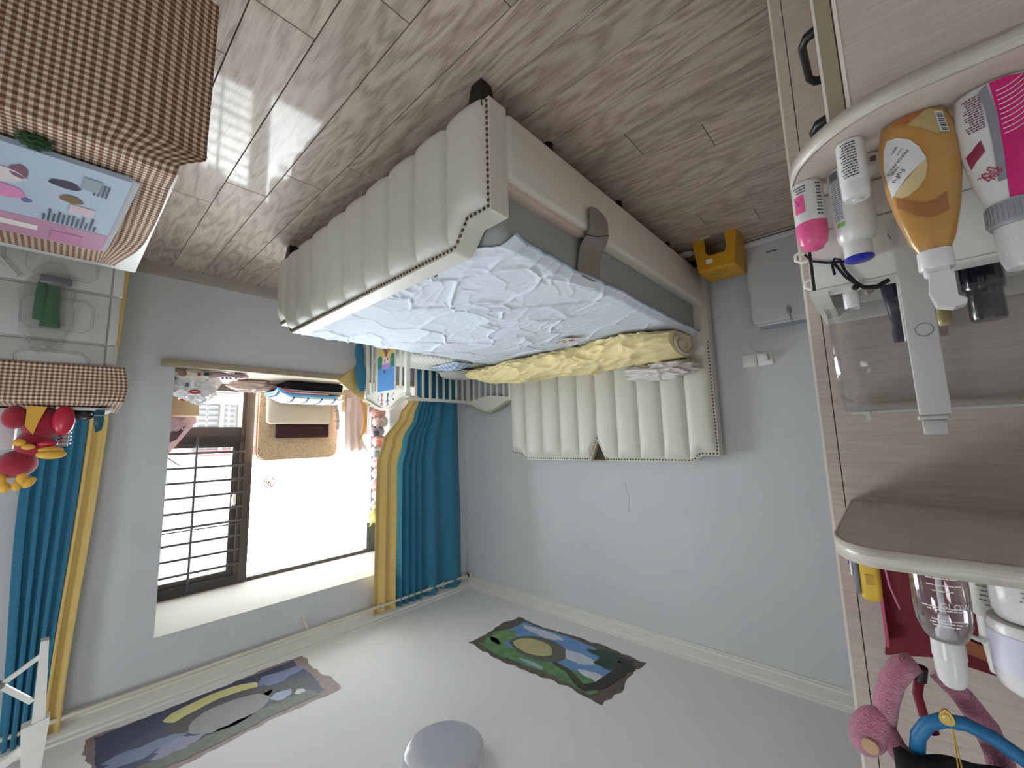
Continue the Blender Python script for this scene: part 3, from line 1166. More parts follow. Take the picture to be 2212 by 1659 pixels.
yb_ = CY0 - 0.010
strokes(eb, 'painted_sign', PINKPAINT, [[(3.165, 0.845), (3.165, 0.935)], [(3.135, 0.905), (3.195, 0.898)], [(3.145, 0.865), (3.19, 0.86)],
                                        [(3.15, 0.93), (3.18, 0.93), (3.18, 0.945), (3.15, 0.945), (3.15, 0.93)], [(3.15, 0.845), (3.165, 0.855), (3.182, 0.845)]], yb_)
strokes(eb, 'painted_sign', PINKPAINT, [[(3.215, 0.86), (3.222, 0.872)], [(3.222, 0.885), (3.232, 0.895)], [(3.21, 0.90), (3.216, 0.908)]], yb_)
strokes(eb, 'painted_sign', BLUEPAINT, [[(3.045, 0.925), (3.075, 0.90), (3.105, 0.925)], [(3.075, 0.95), (3.075, 0.855)], [(3.08, 0.855), (3.06, 0.85), (3.07, 0.875), (3.08, 0.855)],
                                        [(3.06, 0.945), (3.052, 0.962)], [(3.085, 0.95), (3.09, 0.966)]], yb_)
strokes(eb, 'painted_sign', BLUEPAINT, [[(3.0, 0.91), (2.985, 0.90), (2.98, 0.918)], [(3.01, 0.88), (2.998, 0.872)], [(2.985, 0.868), (2.975, 0.858)]], yb_)
# cot mattress
cm = MB().rbox(CX0 + 0.0, CX1 - 0.02, CY0 + 0.02, CY1 - 0.02, 0.33, 0.548, 0.04, 4).build('cot_mattress', quilt_mat('white_quilted_cotton', (222, 221, 214), 0.032, 0.9), None, smooth=179)
tag(cm, 'white quilted mattress lying inside the slatted cot', 'mattress')
pw = blob((3.17, 2.72, 0.595), 0.17, 0.22, 0.05, 0.18, 1.6, 2.0, 50, 30, 0.10, 3.0, 0.55).build('cot_pillow', mat('grey_white_pillow', (206, 204, 198), 0.9), None, smooth=179)
tag(pw, 'soft grey white pillow at the head of the cot', 'pillow')
PLAID = check_mat('blue_white_plaid', (214, 218, 226), (168, 186, 214), (138, 162, 200), 0.05)


def plaid(u, v):
    x = 2.80 + 0.40 * u
    y = 2.36 + 0.22 * v
    z = 0.560 + 0.05 * math.sin(math.pi * u) * math.sin(math.pi * v) + 0.012 * fbm(x * 9, y * 9, 0, 2)
    return (x, y + 0.03 * fbm(x * 5, 1, 0, 2), max(z, 0.552))


pd = MB().grid(plaid, 40, 24, uv=lambda u, v: (u * 0.4, v * 0.22)).build('plaid_cloth', PLAID, None, smooth=179, solid=0.006)
tag(pd, 'blue and white plaid cloth spread beside the yellow blanket', 'cloth')
# child's drawing taped to the cot end
dr = thing('child_drawing', (3.08, CY0 - 0.024, 0.42), 'child crayon drawing of a house with purple roof on the cot end', 'drawing')
yd = CY0 - 0.024
PAPER = mat('drawing_paper', (236, 234, 228), 0.8, var=0.01)
MB().rbox(2.945, 3.215, yd, yd + 0.004, 0.42, 0.835, 0.001, 1).build('paper', PAPER, dr)


def dpoly(name, pts, col, k):
    MB().prism(pts, 'y', yd - 0.0006 * k, yd - 0.0006 * (k - 1)).build(name, mat('crayon_%d_%d_%d' % col, col, 0.8, var=0.14, vscale=90), dr)


dpoly('crayon_sky', [(2.95, 0.60), (3.21, 0.60), (3.21, 0.83), (2.95, 0.83)], (86, 150, 214), 1)
dpoly('crayon_field', [(2.95, 0.425), (3.21, 0.425), (3.21, 0.60), (2.95, 0.60)], (214, 190, 110), 1)
dpoly('crayon_tree', [(2.952, 0.53), (2.952, 0.625), (2.975, 0.64), (3.005, 0.62), (3.015, 0.55), (2.995, 0.52)], (38, 128, 104), 2)
dpoly('crayon_tree', [(3.21, 0.53), (3.21, 0.63), (3.185, 0.64), (3.15, 0.62), (3.14, 0.55), (3.16, 0.52)], (38, 128, 104), 2)
dpoly('crayon_house', [(3.03, 0.54), (3.125, 0.54), (3.125, 0.605), (3.03, 0.605)], (236, 200, 208), 3)
dpoly('crayon_roof', [(3.01, 0.60), (3.145, 0.60), (3.13, 0.645), (3.03, 0.65)], (176, 140, 208), 4)
dpoly('crayon_chimney', [(3.098, 0.65), (3.112, 0.65), (3.112, 0.68), (3.098, 0.68)], (120, 70, 110), 4)
dpoly('crayon_door', [(3.045, 0.548), (3.065, 0.548), (3.065, 0.575), (3.045, 0.575)], (206, 70, 90), 4)
dpoly('crayon_window', [(3.088, 0.56), (3.105, 0.56), (3.105, 0.60), (3.088, 0.60)], (90, 180, 170), 4)
for k, c in enumerate(((206, 84, 70), (226, 150, 70), (96, 150, 120), (120, 60, 70), (200, 90, 90), (110, 130, 150), (222, 190, 90))):
    a = 2.962 + k * 0.034
    dpoly('crayon_ray', [(3.075, 0.54), (a, 0.425), (a + 0.03, 0.425), (3.085, 0.54)], c, 2 + (k % 2))

# ------------------------------------------------------------------ curtain rod
ROD = mat('cream_rod_metal', (216, 210, 190), 0.35, metal=0.2)
XR, ZR = 3.482, 2.69
rod = thing('curtain_rod', (XR, 1.5, ZR), 'cream metal curtain rod along the top of the window wall', 'curtain rod')
MB().cyl((XR, -0.6, ZR), (XR, 3.065, ZR), 0.0125, n=16).build('pole', ROD, rod, smooth=60)
MB().cyl((XR, 3.055, ZR), (XR, 3.075, ZR), 0.017, n=16).build('collar', BLACKP, rod, smooth=60)
MB().ell((XR, 3.098, ZR), 0.026, 0.026, 0.026).build('finial', ROD, rod, smooth=179)
for y in (1.42, 2.9):
    b_ = MB().box(XW - 0.006, XW, y - 0.012, y + 0.012, ZR - 0.09, ZR - 0.02)
    b_.tube([(XW - 0.004, y, ZR - 0.07), (XW - 0.05, y, ZR - 0.045), (XR, y, ZR - 0.02)], 0.008, 6)
    b_.tube([(XR + 0.017 * math.cos(t), y, ZR + 0.017 * math.sin(t)) for t in [math.pi * (0.9 + 1.3 * k / 10) for k in range(11)]], 0.006, 6)
    b_.build('bracket', ROD, rod, smooth=60)


def curtain_sheet(edge0, edge1, ztop, zbot, cycles, amp, x0, nu=120, nv=40, ph=0.0, lean=0.0):
    """cycles: list of (share of width, number of folds); edges are functions of z"""
    def phase(u):
        p, a = ph, 0.0
        for w, c in cycles:
            if u <= a + w + 1e-9:
                return p + 2 * math.pi * c * (u - a) / w
            p += 2 * math.pi * c
            a += w
        return p

    def g(u, v):
        z = ztop + (zbot - ztop) * v
        y = edge0(z) + (edge1(z) - edge0(z)) * u
        f = phase(u)
        s = math.sin(f)
        x = x0 + lean * v + amp * (s * (0.9 + 0.1 * math.cos(3 * f + z))) * (1.0 - 0.45 * v) + 0.004 * fbm(y * 8, z * 1.5, 2, 2)
        y += 0.012 * math.sin(2 * f) + 0.01 * fbm(z * 1.2, u * 3, 4, 2) * v
        return (x, y, z)
    return MB().grid(g, nu, nv)


def lerp_z(pts):
    pts = sorted(pts)

    def f(z):
        if z <= pts[0][0]:
            return pts[0][1]
        for (a, ya), (b, yb2) in zip(pts, pts[1:]):
            if z <= b:
                return ya + (yb2 - ya) * smooth01((z - a) / (b - a))
        return pts[-1][1]
    return f


def eyelets(parent, ys, xs=None):
    for k, y in enumerate(ys):
        t = MB().tube([(XR + 0.004 * (1 if k % 2 else -1) + 0.006 * math.cos(a), y + 0.010 * math.cos(a) * (1 if k % 2 else -1) * 0 + 0.024 * math.cos(a), ZR + 0.024 * math.sin(a))
                       for a in [2 * math.pi * q / 18 for q in range(18)]], 0.005, 6, closed=True)
        t.build('eyelet', ROD, parent, smooth=179)


ctr = thing('curtain', (3.49, 2.5, 0.3), 'teal blue and mustard curtain drawn to the corner behind the cot', 'curtain', 'curtains on the rod')
e0 = lerp_z([(0.45, 2.36), (0.85, 2.34), (1.0, 2.24), (1.25, 2.06), (1.45, 2.0), (2.75, 1.985)])
e1 = lerp_z([(0.45, 2.45), (0.85, 2.45), (1.0, 2.40), (1.25, 2.27), (1.5, 2.21), (2.75, 2.20)])
e2 = lerp_z([(0.45, 2.97), (2.75, 3.01)])
curtain_sheet(e0, e1, 2.755, 0.80, [(1.0, 2.0)], 0.036, 3.503, 80, 60, ph=-0.6, lean=0.012).build('mustard_panel', YELC, ctr, smooth=179, solid=0.003)
curtain_sheet(e1, e2, 2.752, 0.45, [(0.36, 4.0), (0.26, 1.0), (0.38, 1.0)], 0.048, 3.503, 220, 50, ph=1.0, lean=0.014).build('blue_panel', BLUEC, ctr, smooth=179, solid=0.003)
eyelets(ctr, (2.03, 2.58, 2.73, 2.90))
# bottom of the curtain pulled out sideways over the window seat
def ytail(u, v):
    a = Vector((3.475, 1.60, 0.715)).lerp(Vector((3.50, 1.80, 0.54)), v)
    b = Vector((3.49, 1.90, 0.93)).lerp(Vector((3.50, 1.90, 0.56)), v)
    p = a.lerp(b, u)
    p.x += -0.02 * math.sin(u * 5 + v * 4) * v
    return p


MB().grid(ytail, 24, 20).build('mustard_hem', YELC, ctr, smooth=179, solid=0.003)


def btail(u, v):
    z = 0.80 - 0.42 * v
    w = 0.045 * math.sin(math.pi * min(1, 0.12 + v * 0.72)) + 0.008
    a = 2 * math.pi * u
    pinch = 1 - 0.35 * math.exp(-((v - 0.62) / 0.1) ** 2)
    return (3.432 + 0.022 * math.sin(a), 1.795 - 0.03 * v + w * math.cos(a) * pinch, z)


MB().grid(btail, 24, 20, cu=True).build('blue_hem', BLUEC, ctr, smooth=179)

ctl = thing('curtain', (3.49, 0.05, 0.06), 'teal blue and mustard curtain gathered behind the plastic drawer tower', 'curtain', 'curtains on the rod')
f0 = lerp_z([(0.06, -0.13), (1.4, -0.115), (2.75, -0.075)])
f1 = lerp_z([(0.06, 0.13), (1.0, 0.105), (2.75, 0.055)])
f2 = lerp_z([(0.06, 0.24), (1.0, 0.205), (2.75, 0.135)])
curtain_sheet(f0, f1, 2.752, 0.06, [(1.0, 4.5)], 0.034, 3.494, 140, 40, ph=0.7).build('blue_panel', BLUEC, ctl, smooth=179, solid=0.003)
curtain_sheet(f1, f2, 2.755, 0.06, [(1.0, 1.6)], 0.032, 3.494, 60, 40, ph=2.0).build('mustard_panel', YELC, ctl, smooth=179, solid=0.003)

# ------------------------------------------------------------------ ceiling lamp
lamp = thing('ceiling_lamp', (1.78, 1.394, 2.73), 'round flush ceiling lamp with a grey white disc, switched off', 'lamp')
MB().lathe([(0.188, 0.05), (0.192, 0.05), (0.197, 0.072), (0.19, 0.074)], (1.78, 1.394, 2.73), 56).build('base_ring', WHITEP, lamp, smooth=40)
MB().lathe([(0.001, 0.0), (0.10, 0.0008), (0.17, 0.003), (0.186, 0.008), (0.194, 0.018), (0.197, 0.05), (0.19, 0.052)], (1.78, 1.394, 2.73), 64).build(
    'diffuser', mat('frosted_diffuser', (190, 192, 203), 0.22, var=0.01, coat=0.5), lamp, smooth=40)

# ------------------------------------------------------------------ torn-edge picture stickers on the ceiling
def jag(x0, x1, y0, y1, seed, amp, n=26):
    rn = random.Random(seed)
    P = []
    sides = [((x0, y0), (x1, y0)), ((x1, y0), (x1, y1)), ((x1, y1), (x0, y1)), ((x0, y1), (x0, y0))]
    for (a, b) in sides:
        L = math.hypot(b[0] - a[0], b[1] - a[1])
        k = max(8, int(n * L / (x1 - x0)))
        nx, ny = (b[1] - a[1]) / L, -(b[0] - a[0]) / L
        for i in range(k):
            t = i / k
            d = amp * (0.6 * rn.uniform(-1, 1) + 0.8 * math.sin(t * 7 + seed))
            if i == 0:
                d = 0
            P.append((a[0] + (b[0] - a[0]) * t + nx * d, a[1] + (b[1] - a[1]) * t + ny * d))
    return P


def wavy(cx, cy, rx, ry, seed, amp=0.18, n=26):
    rn = random.Random(seed)
    ph = [rn.uniform(0, 6.28) for _ in range(4)]
    P = []
    for i in range(n):
        a = 2 * math.pi * i / n
        k = 1 + amp * (0.5 * math.sin(3 * a + ph[0]) + 0.35 * math.sin(5 * a + ph[1]) + 0.3 * math.sin(9 * a + ph[2]))
        P.append((cx + rx * k * math.cos(a), cy + ry * k * math.sin(a)))
    return P


def sticker(parent, name, pts, col, layer, var=0.15, vs=14):
    z1 = ZC - 0.0004 - 0.0004 * layer
    MB().prism(pts, 'z', z1 - 0.0004, z1).build(name, mat('print_%s_%d_%d_%d' % ((name,) + col), col, 0.55, var=var, vscale=vs), parent)


d1 = thing('ceiling_sticker', (1.985, 2.545, ZC - 0.004), 'torn-edge ceiling sticker with a sunny sky and meadow scene', 'sticker', 'picture stickers on the ceiling')
sticker(d1, 'torn_rim', jag(1.40, 2.57, 2.25, 2.84, 3, 0.022), (96, 84, 76), 0, 0.3, 25)
sticker(d1, 'sky', jag(1.49, 2.47, 2.33, 2.80, 5, 0.014), (104, 152, 206), 1, 0.12, 5)
sticker(d1, 'cloud', wavy(2.22, 2.735, 0.20, 0.045, 1), (206, 210, 222), 2)
sticker(d1, 'cloud', wavy(1.80, 2.60, 0.15, 0.06, 2), (200, 206, 220), 2)
sticker(d1, 'cloud', wavy(1.60, 2.47, 0.10, 0.045, 8), (206, 210, 222), 2)
sticker(d1, 'meadow', jag(1.50, 2.50, 2.29, 2.43, 9, 0.022), (96, 138, 92), 3, 0.3, 16)
sticker(d1, 'meadow', wavy(2.43, 2.50, 0.09, 0.12, 4), (112, 150, 92), 3, 0.3, 18)
sticker(d1, 'hill', wavy(2.10, 2.53, 0.24, 0.15, 11, 0.06), (92, 94, 86), 4, 0.08)
sticker(d1, 'hill_top', wavy(2.14, 2.52, 0.17, 0.10, 12, 0.06), (188, 182, 132), 5, 0.08)
sticker(d1, 'tree_crown', wavy(1.57, 2.70, 0.13, 0.10, 6, 0.3), (42, 62, 48), 5, 0.35, 30)
sticker(d1, 'tree_crown', wavy(1.66, 2.75, 0.12, 0.06, 16, 0.3), (46, 70, 56), 6, 0.35, 30)
sticker(d1, 'tree_trunk', [(1.47, 2.80), (1.44, 2.6), (1.47, 2.40), (1.55, 2.30), (1.62, 2.31), (1.55, 2.42), (1.53, 2.6), (1.56, 2.78)], (48, 42, 40), 6, 0.3, 30)
sticker(d1, 'branch', [(1.55, 2.33), (1.75, 2.44), (1.88, 2.455), (1.9, 2.43), (1.76, 2.40), (1.64, 2.32)], (60, 66, 46), 7, 0.3, 30)
sticker(d1, 'pond', wavy(2.0, 2.335, 0.11, 0.02, 7), (150, 184, 190), 4)
d2 = thing('ceiling_sticker', (3.06, 0.79, ZC - 0.004), 'torn-edge ceiling sticker with a moonlit night sky over dark hills', 'sticker', 'picture stickers on the ceiling')
sticker(d2, 'torn_rim', jag(2.76, 3.385, 0.23, 1.345, 21, 0.016, 18), (136, 118, 116), 0, 0.25, 25)
sticker(d2, 'night_sky', jag(2.82, 3.375, 0.26, 1.28, 23, 0.010, 18), (54, 62, 94), 1, 0.2, 5)
sticker(d2, 'moon_glow', wavy(3.24, 0.78, 0.10, 0.24, 31, 0.05), (206, 200, 140), 2, 0.08)
sticker(d2, 'dark_hill', wavy(3.12, 0.80, 0.12, 0.27, 32, 0.07), (62, 60, 66), 3, 0.08)
sticker(d2, 'grey_hill', wavy(3.03, 0.81, 0.14, 0.20, 33, 0.06), (138, 138, 140), 4, 0.08)
sticker(d2, 'cloud', wavy(3.22, 1.14, 0.07, 0.14, 34, 0.3), (112, 124, 164), 3)
sticker(d2, 'cloud', wavy(3.03, 0.42, 0.06, 0.16, 35, 0.3), (112, 126, 156), 3)
sticker(d2, 'cloud', wavy(2.94, 0.55, 0.06, 0.10, 36, 0.3), (134, 136, 166), 5)
sticker(d2, 'dark_bushes', wavy(3.0, 1.12, 0.12, 0.14, 37, 0.2), (62, 70, 66), 3, 0.3, 30)
sticker(d2, 'pale_rock', wavy(2.98, 1.07, 0.05, 0.06, 38, 0.15), (150, 166, 196), 5)
sticker(d2, 'pale_rock', wavy(2.93, 1.16, 0.03, 0.03, 39, 0.25), (196, 198, 206), 5)
sticker(d2, 'grass', jag(2.80, 2.91, 0.30, 1.22, 41, 0.012, 4), (92, 96, 88), 4, 0.3, 30)

# ------------------------------------------------------------------ things on the window seat (top at z = 0.70)
ZS = 0.702


def cloth_mat(name, col, **k):
    return mat(name, col, 0.9, var=0.05, vscale=10, spec=0.15, **k)


POLY = mat('milky_white_polythene', (236, 235, 234), 0.35, var=0.03, trans=0.15)
wb = thing('plastic_bag', (3.74, 0.67, ZS), 'crumpled white plastic shopping bag with a red oval mark by the window reveal', 'bag')
blob((3.76, 0.665, 0.80), 0.11, 0.125, 0.112, 0.25, 1.8, 6.0, 60, 40, 0.22, 2.6, ZS).build('bag_film', POLY, wb, smooth=50)
MB().ell((3.636, 0.64, 0.862), 0.010, 0.034, 0.016, 16, 8).build('red_oval', mat('bag_red', (176, 44, 58), 0.5), wb, smooth=179)
MB().box(3.624, 3.628, 0.622, 0.656, 0.859, 0.865).build('red_oval_script', PAPER, wb)
MB().rbox(3.648, 3.653, 0.585, 0.605, 0.80, 0.825, 0.002, 1).build('grey_print', mat('slate_print', (92, 104, 124), 0.6), wb)
sbg = thing('snack_bag', (3.655, 0.60, ZS), 'small cream snack bag with red and navy prints lying on the window seat', 'bag')
blob((3.665, 0.625, 0.735), 0.06, 0.105, 0.036, 0.2, 2.0, 3.3, 44, 28, 0.15, 3.0, ZS).build('bag_film', cloth_mat('cream_snack_film', (222, 214, 200)), sbg, smooth=60)
MB().rbox(3.604, 3.609, 0.68, 0.71, 0.72, 0.742, 0.002, 1).build('navy_print', mat('navy_print', (44, 46, 92), 0.6), sbg)
MB().ell((3.606, 0.652, 0.737), 0.004, 0.011, 0.013, 12, 8).build('red_print', mat('bag_red', (176, 44, 58), 0.5), sbg, smooth=179)
MB().ell((3.612, 0.56, 0.735), 0.006, 0.024, 0.026, 14, 8).build('brown_print', mat('cocoa_print', (140, 104, 88), 0.6), sbg, smooth=179)
kraft = mat('kraft_paper', (176, 148, 116), 0.85, var=0.06)
bb_ = thing('paper_bag', (4.06, 0.65, ZS), 'brown kraft paper bag with red print beside the window glass', 'bag')
MB().prism([(0.545, ZS), (0.72, ZS), (0.742, 1.01), (0.56, 1.012)], 'x', 4.0, 4.12).build('bag_body', kraft, bb_)
MB().prism([(0.60, 0.84), (0.64, 0.83), (0.665, 0.86), (0.635, 0.90), (0.605, 0.885)], 'x', 3.997, 4.0).build('red_print', mat('bag_red', (176, 44, 58), 0.5), bb_)
pb = thing('gift_bag', (4.22, 0.64, ZS), 'tall pale pink gift bag with dark curls against the window corner', 'bag')
PKF = mat('pale_pink_film', (226, 190, 192), 0.4, var=0.05)
MB().prism([(0.54, ZS), (0.72, ZS), (0.76, 1.05), (0.60, 1.30), (0.545, 1.30)], 'x', 4.18, 4.28).build('bag_body', PKF, pb)
MB().prism([(0.60, 1.13), (0.70, 1.08), (0.64, 1.19), (0.585, 1.22)], 'x', 4.177, 4.18).build('dark_print', mat('plum_print', (92, 70, 78), 0.6), pb)
cu = MB()
rn = random.Random(5)
for k in range(9):
    c = (4.172, 0.60 + rn.uniform(0, 0.12), 1.02 + rn.uniform(-0.02, 0.09))
    r = rn.uniform(0.012, 0.024)
    cu.tube([(c[0], c[1] + r * math.cos(a), c[2] + r * math.sin(a)) for a in [q * 0.6 for q in range(9)]], 0.004, 5)
cu.build('curled_ribbon', mat('lilac_ribbon', (196, 180, 196), 0.4), pb, smooth=60, kind='stuff')
MB().tube([(4.17, 0.545, 1.285), (4.165, 0.61, 1.345), (4.16, 0.668, 1.395)], [0.006, 0.007, 0.005], 6).build('handle', mat('rose_brown_cord', (166, 124, 124), 0.7), pb, smooth=60)

MAUVE = mat('mauve_satin', (176, 146, 152), 0.35, var=0.05, bump=0.1, bscale=80)
bw = thing('satin_bow', (3.64, 0.84, ZS), 'mauve satin bow with little pompoms on the edge of the window seat', 'bow')
blob((3.64, 0.785, 0.725), 0.035, 0.062, 0.024, 0.15, 2.0, 1.0, 32, 20, 0.1, 3, ZS).build('loop', MAUVE, bw, smooth=179)
blob((3.64, 0.905, 0.722), 0.035, 0.062, 0.022, 0.15, 2.0, 2.0, 32, 20, 0.1, 3, ZS).build('loop', MAUVE, bw, smooth=179)
MB().box(3.603, 3.606, 0.825, 0.862, 0.703, 0.716).build('care_tag', PAPER, bw)
for (y, z) in ((0.825, 0.748), (0.848, 0.746), (0.885, 0.742), (0.80, 0.752)):
    MB().ell((3.63, y, z), 0.008, 0.008, 0.008, 10, 8).build('pompom', mat('rose_pompom', (150, 96, 108), 0.9), bw, smooth=179)
pc = blob((4.02, 1.11, 0.745), 0.09, 0.16, 0.045, 0.25, 2.2, 9.0, 60, 36, 0.28, 3.4, ZS).build('drawstring_pouch', cloth_mat('dusty_beige_pouch', (206, 186, 178)), None, smooth=179)
tag(pc, 'crumpled dusty beige cloth pouch lying on the window seat', 'pouch')


def folded(name, label, mats, x0, x1, y0, y1, z0, z1, seed, droop=0.0):
    """folded garment: soft rounded slab that sags at the near end"""
    m_ = MB().rbox(x0, x1, y0, y1, z0, z1, min(0.028, (z1 - z0) * 0.45), 4)

    def w(p):
        k = fbm(p.x * 6 + seed, p.y * 4, p.z * 8, 2)
        dz = droop * max(0.0, (y0 + 0.13 - p.y) / 0.13) ** 2
        dx = droop * 0.5 * max(0.0, (x0 + 0.10 - p.x) / 0.10) ** 2
        return Vector((p.x + 0.012 * k, p.y + 0.014 * fbm(p.x * 5, p.z * 9 + seed, 1, 2), max(z0, p.z + 0.008 * k * (1 if p.z > z0 + 0.01 else 0)) - dz - dx))
    bm = bmesh.new()
    vs = [bm.verts.new(q) for q in m_.v]
    for f in m_.f:
        bm.faces.new([vs[i] for i in f])
    bmesh.ops.subdivide_edges(bm, edges=[e for e in bm.edges if e.calc_length() > 0.06], cuts=4, use_grid_fill=True)
    mm = MB()
    mm.add_bm(bm)
    mm.warp(w)
    o = mm.build(name, mats, None, smooth=179)
    return tag(o, label, 'clothes', 'folded clothes stacked on the window seat')


folded('folded_garment', 'black folded garment at the bottom of the clothes stack', cloth_mat('black_jersey', (34, 33, 36)), 3.79, 4.06, 1.30, 1.80, ZS, 0.782, 1.0)
folded('folded_garment', 'grey and white folded garment second in the clothes stack',
       stripe_mat('grey_white_stripes', [(0, (86, 86, 94)), (0.45, (196, 194, 204)), (0.7, (92, 90, 98)), (0.85, (214, 208, 216))], 2, 0.035), 3.77, 4.06, 1.27, 1.79, 0.784, 0.812, 2.0, 0.012)
folded('folded_garment', 'red and white folded garment third in the clothes stack',
       stripe_mat('red_white_stripes', [(0, (222, 70, 92)), (0.55, (214, 66, 88)), (0.72, (232, 222, 228)), (0.88, (170, 60, 90))], 2, 0.05), 3.755, 4.05, 1.23, 1.66, 0.814, 0.842, 3.0, 0.035)
folded('folded_garment', 'sky blue folded garment near the top of the clothes stack',
       stripe_mat('sky_blue_stripes', [(0, (104, 170, 218)), (0.6, (120, 186, 230)), (0.85, (90, 110, 150))], 2, 0.045), 3.75, 4.05, 1.21, 1.72, 0.844, 0.868, 4.0, 0.055)
folded('folded_garment', 'cream and navy edged folded towel on top of the clothes stack',
       stripe_mat('cream_navy_stripes', [(0, (226, 222, 208)), (0.62, (60, 84, 140)), (0.75, (226, 222, 208))], 1, 0.12), 3.765, 4.05, 1.22, 1.80, 0.870, 0.886, 5.0, 0.060)

bc = MB().rbox(4.075, 4.15, 1.25, 1.825, ZS, 1.065, 0.035, 5)
bc.warp(lambda p: Vector((p.x + 0.010 * fbm(p.y * 5, p.z * 7, 1, 2), p.y + 0.012 * fbm(p.z * 6, p.y * 2, 3, 2), p.z)))
tag(bc.build('beige_cushion', cloth_mat('beige_linen', (214, 200, 182), bump=0.3, bscale=40), None, smooth=179), 'beige linen cushion standing behind the folded clothes', 'cushion')
tag(MB().rbox(4.155, 4.185, 1.352, 1.836, ZS, 1.192, 0.03 * 0.45, 4).build('brown_cushion', cloth_mat('dark_brown_velvet', (70, 46, 50)), None, smooth=179),
    'dark brown velvet cushion standing against the speckled seat pad', 'cushion')
spd = thing('seat_pad', (4.24, 1.585, ZS), 'tan speckled seat pad with rounded corners leaning on the window glass', 'seat pad')


def rrect(y0, y1, z0, z1, r, n=8):
    P = []
    for cy, cz, a0 in ((y1 - r, z0 + r, -90), (y1 - r, z1 - r, 0), (y0 + r, z1 - r, 90), (y0 + r, z0 + r, 180)):
        for k in range(n + 1):
            a = math.radians(a0 + 90 * k / n)
            P.append((cy + r * math.cos(a), cz + r * math.sin(a)))
    return P


MB().prism(rrect(1.222, 1.945, ZS + 0.006, 1.385, 0.075), 'x', 4.205, 4.275).build('pad', speckle_mat('tan_speckle', (206, 182, 152), (120, 84, 62), 130, 0.37), spd)
MB().tube([(4.24, p[0], p[1]) for p in rrect(1.220, 1.947, ZS + 0.006, 1.387, 0.077)], 0.0055, 6, closed=True).build('orange_piping', mat('orange_piping', (196, 132, 92), 0.7), spd, smooth=179)

gm = thing('camisole', (4.10, 2.03, ZS), 'pale pink camisole propped up beside the speckled seat pad', 'clothes')


def cami(u, v):
    z = ZS + 0.02 + 0.62 * v
    y0_ = 1.945 + 0.03 * v
    w = 0.10 + 0.10 * v + 0.03 * math.sin(v * 6)
    y = y0_ + (w + 0.02) * u + 0.03 * v * v
    x = 4.06 + 0.022 * math.sin(u * 16 + v * 2) * (0.3 + v) + 0.05 * v
    return (x, y, z)


MB().grid(cami, 40, 40).build('knit_body', cloth_mat('pale_pink_knit', (226, 206, 206)), gm, smooth=179, solid=0.004)
MB().rbox(4.03, 4.045, 1.95, 2.0, 0.80, 0.93, 0.004, 2).build('paper_label', mat('pink_white_label', (236, 214, 220), 0.5), gm)
sk = MB().tube([(4.10, 1.865, 0.86), (4.10, 1.895, 0.95), (4.105, 1.905, 1.05), (4.12, 1.91, 1.12)], 0.026, 10, flat=0.5)
tag(sk.build('ribbed_sock', stripe_mat('ribbed_grey_white', [(0, (120, 116, 124)), (0.4, (222, 218, 220))], 2, 0.014), None, smooth=179), 'grey and white ribbed sock beside the pink camisole', 'sock')
tag(MB().rbox(4.20, 4.26, 1.99, 2.18, ZS, 0.93, 0.01, 3).build('wicker_box', stripe_mat('wicker_weave', [(0, (214, 190, 150)), (0.55, (150, 122, 90))], 2, 0.016), None, smooth=60),
    'small woven wicker box behind the pink camisole', 'box')
tag(MB().rbox(4.285, 4.33, 2.10, 2.32, ZS, 1.16, 0.006, 2).build('folder', mat('terracotta_card', (202, 142, 124), 0.7), None, smooth=40), 'terracotta cardboard folder standing by the far window jamb', 'folder')
tag(MB().tube([(3.92, 2.07, 0.705), (3.93, 2.10, 0.90), (3.97, 2.13, 1.05), (4.02, 2.13, 1.16), (4.06, 2.12, 1.22)], 0.011, 10).build('yellow_tube', mat('olive_yellow_plastic', (176, 148, 44), 0.4), None, smooth=179),
    'bent olive yellow plastic tube standing beside the toy holder', 'tube')

# clover sticker on the glass
cv = thing('clover_ornament', (XG - 0.005, 1.386, 1.56), 'rose pink four leaf clover ornament stuck on the window glass', 'ornament')
RG = mat('rose_gold_resin', (178, 130, 124), 0.3, var=0.08)
for k in range(4):
    a = math.radians(40 + 90 * k)
    m_ = MB()
    pts = []
    for q in range(22):
        t = 2 * math.pi * q / 22
        hx = 0.016 * math.sin(t) ** 3
        hy = 0.0125 * math.cos(t) - 0.005 * math.cos(2 * t) - 0.002 * math.cos(3 * t) + 0.024
        pts.append((XG - 0.012, 1.386 + hx * math.cos(a) * 1.35 - hy * math.sin(a) * 1.35, 1.604 + hx * math.sin(a) * 1.35 + hy * math.cos(a) * 1.35))
    m_.tube(pts, 0.0055, 6, closed=True)
    m_.build('leaf', RG, cv, smooth=179)
MB().ell((XG - 0.012, 1.386, 1.604), 0.006, 0.010, 0.010, 12, 8).build('centre_bead', mat('amber_bead', (186, 150, 96), 0.3), cv, smooth=179)

# clear hanging holder full of soft toys in the far corner of the bay
tb = thing('toy_holder', (4.12, 2.36, 0.86), 'clear plastic toy holder tube hanging in the far corner of the bay', 'toy holder')
MB().grid(lambda u, v: (4.12 + 0.118 * math.cos(2 * math.pi * u), 2.365 + 0.118 * math.sin(2 * math.pi * u), 0.86 + 1.22 * v), 40, 2, cu=True).build(
    'clear_film', clear_mat('clear_film', (0.98, 0.98, 1.0), 0.25, 0.1, 0.05, (235, 235, 245)), tb, smooth=179)
for z in (0.862, 2.08):
    MB().tube([(4.12 + 0.119 * math.cos(a), 2.365 + 0.119 * math.sin(a), z) for a in [2 * math.pi * k / 32 for k in range(32)]], 0.004, 6, closed=True).build('hoop', WHITEP, tb, smooth=179)
MB().tube([(4.12, 2.365, 2.08), (4.12, 2.365, 2.44)], 0.002, 5).build('cord', WHITEP, tb)


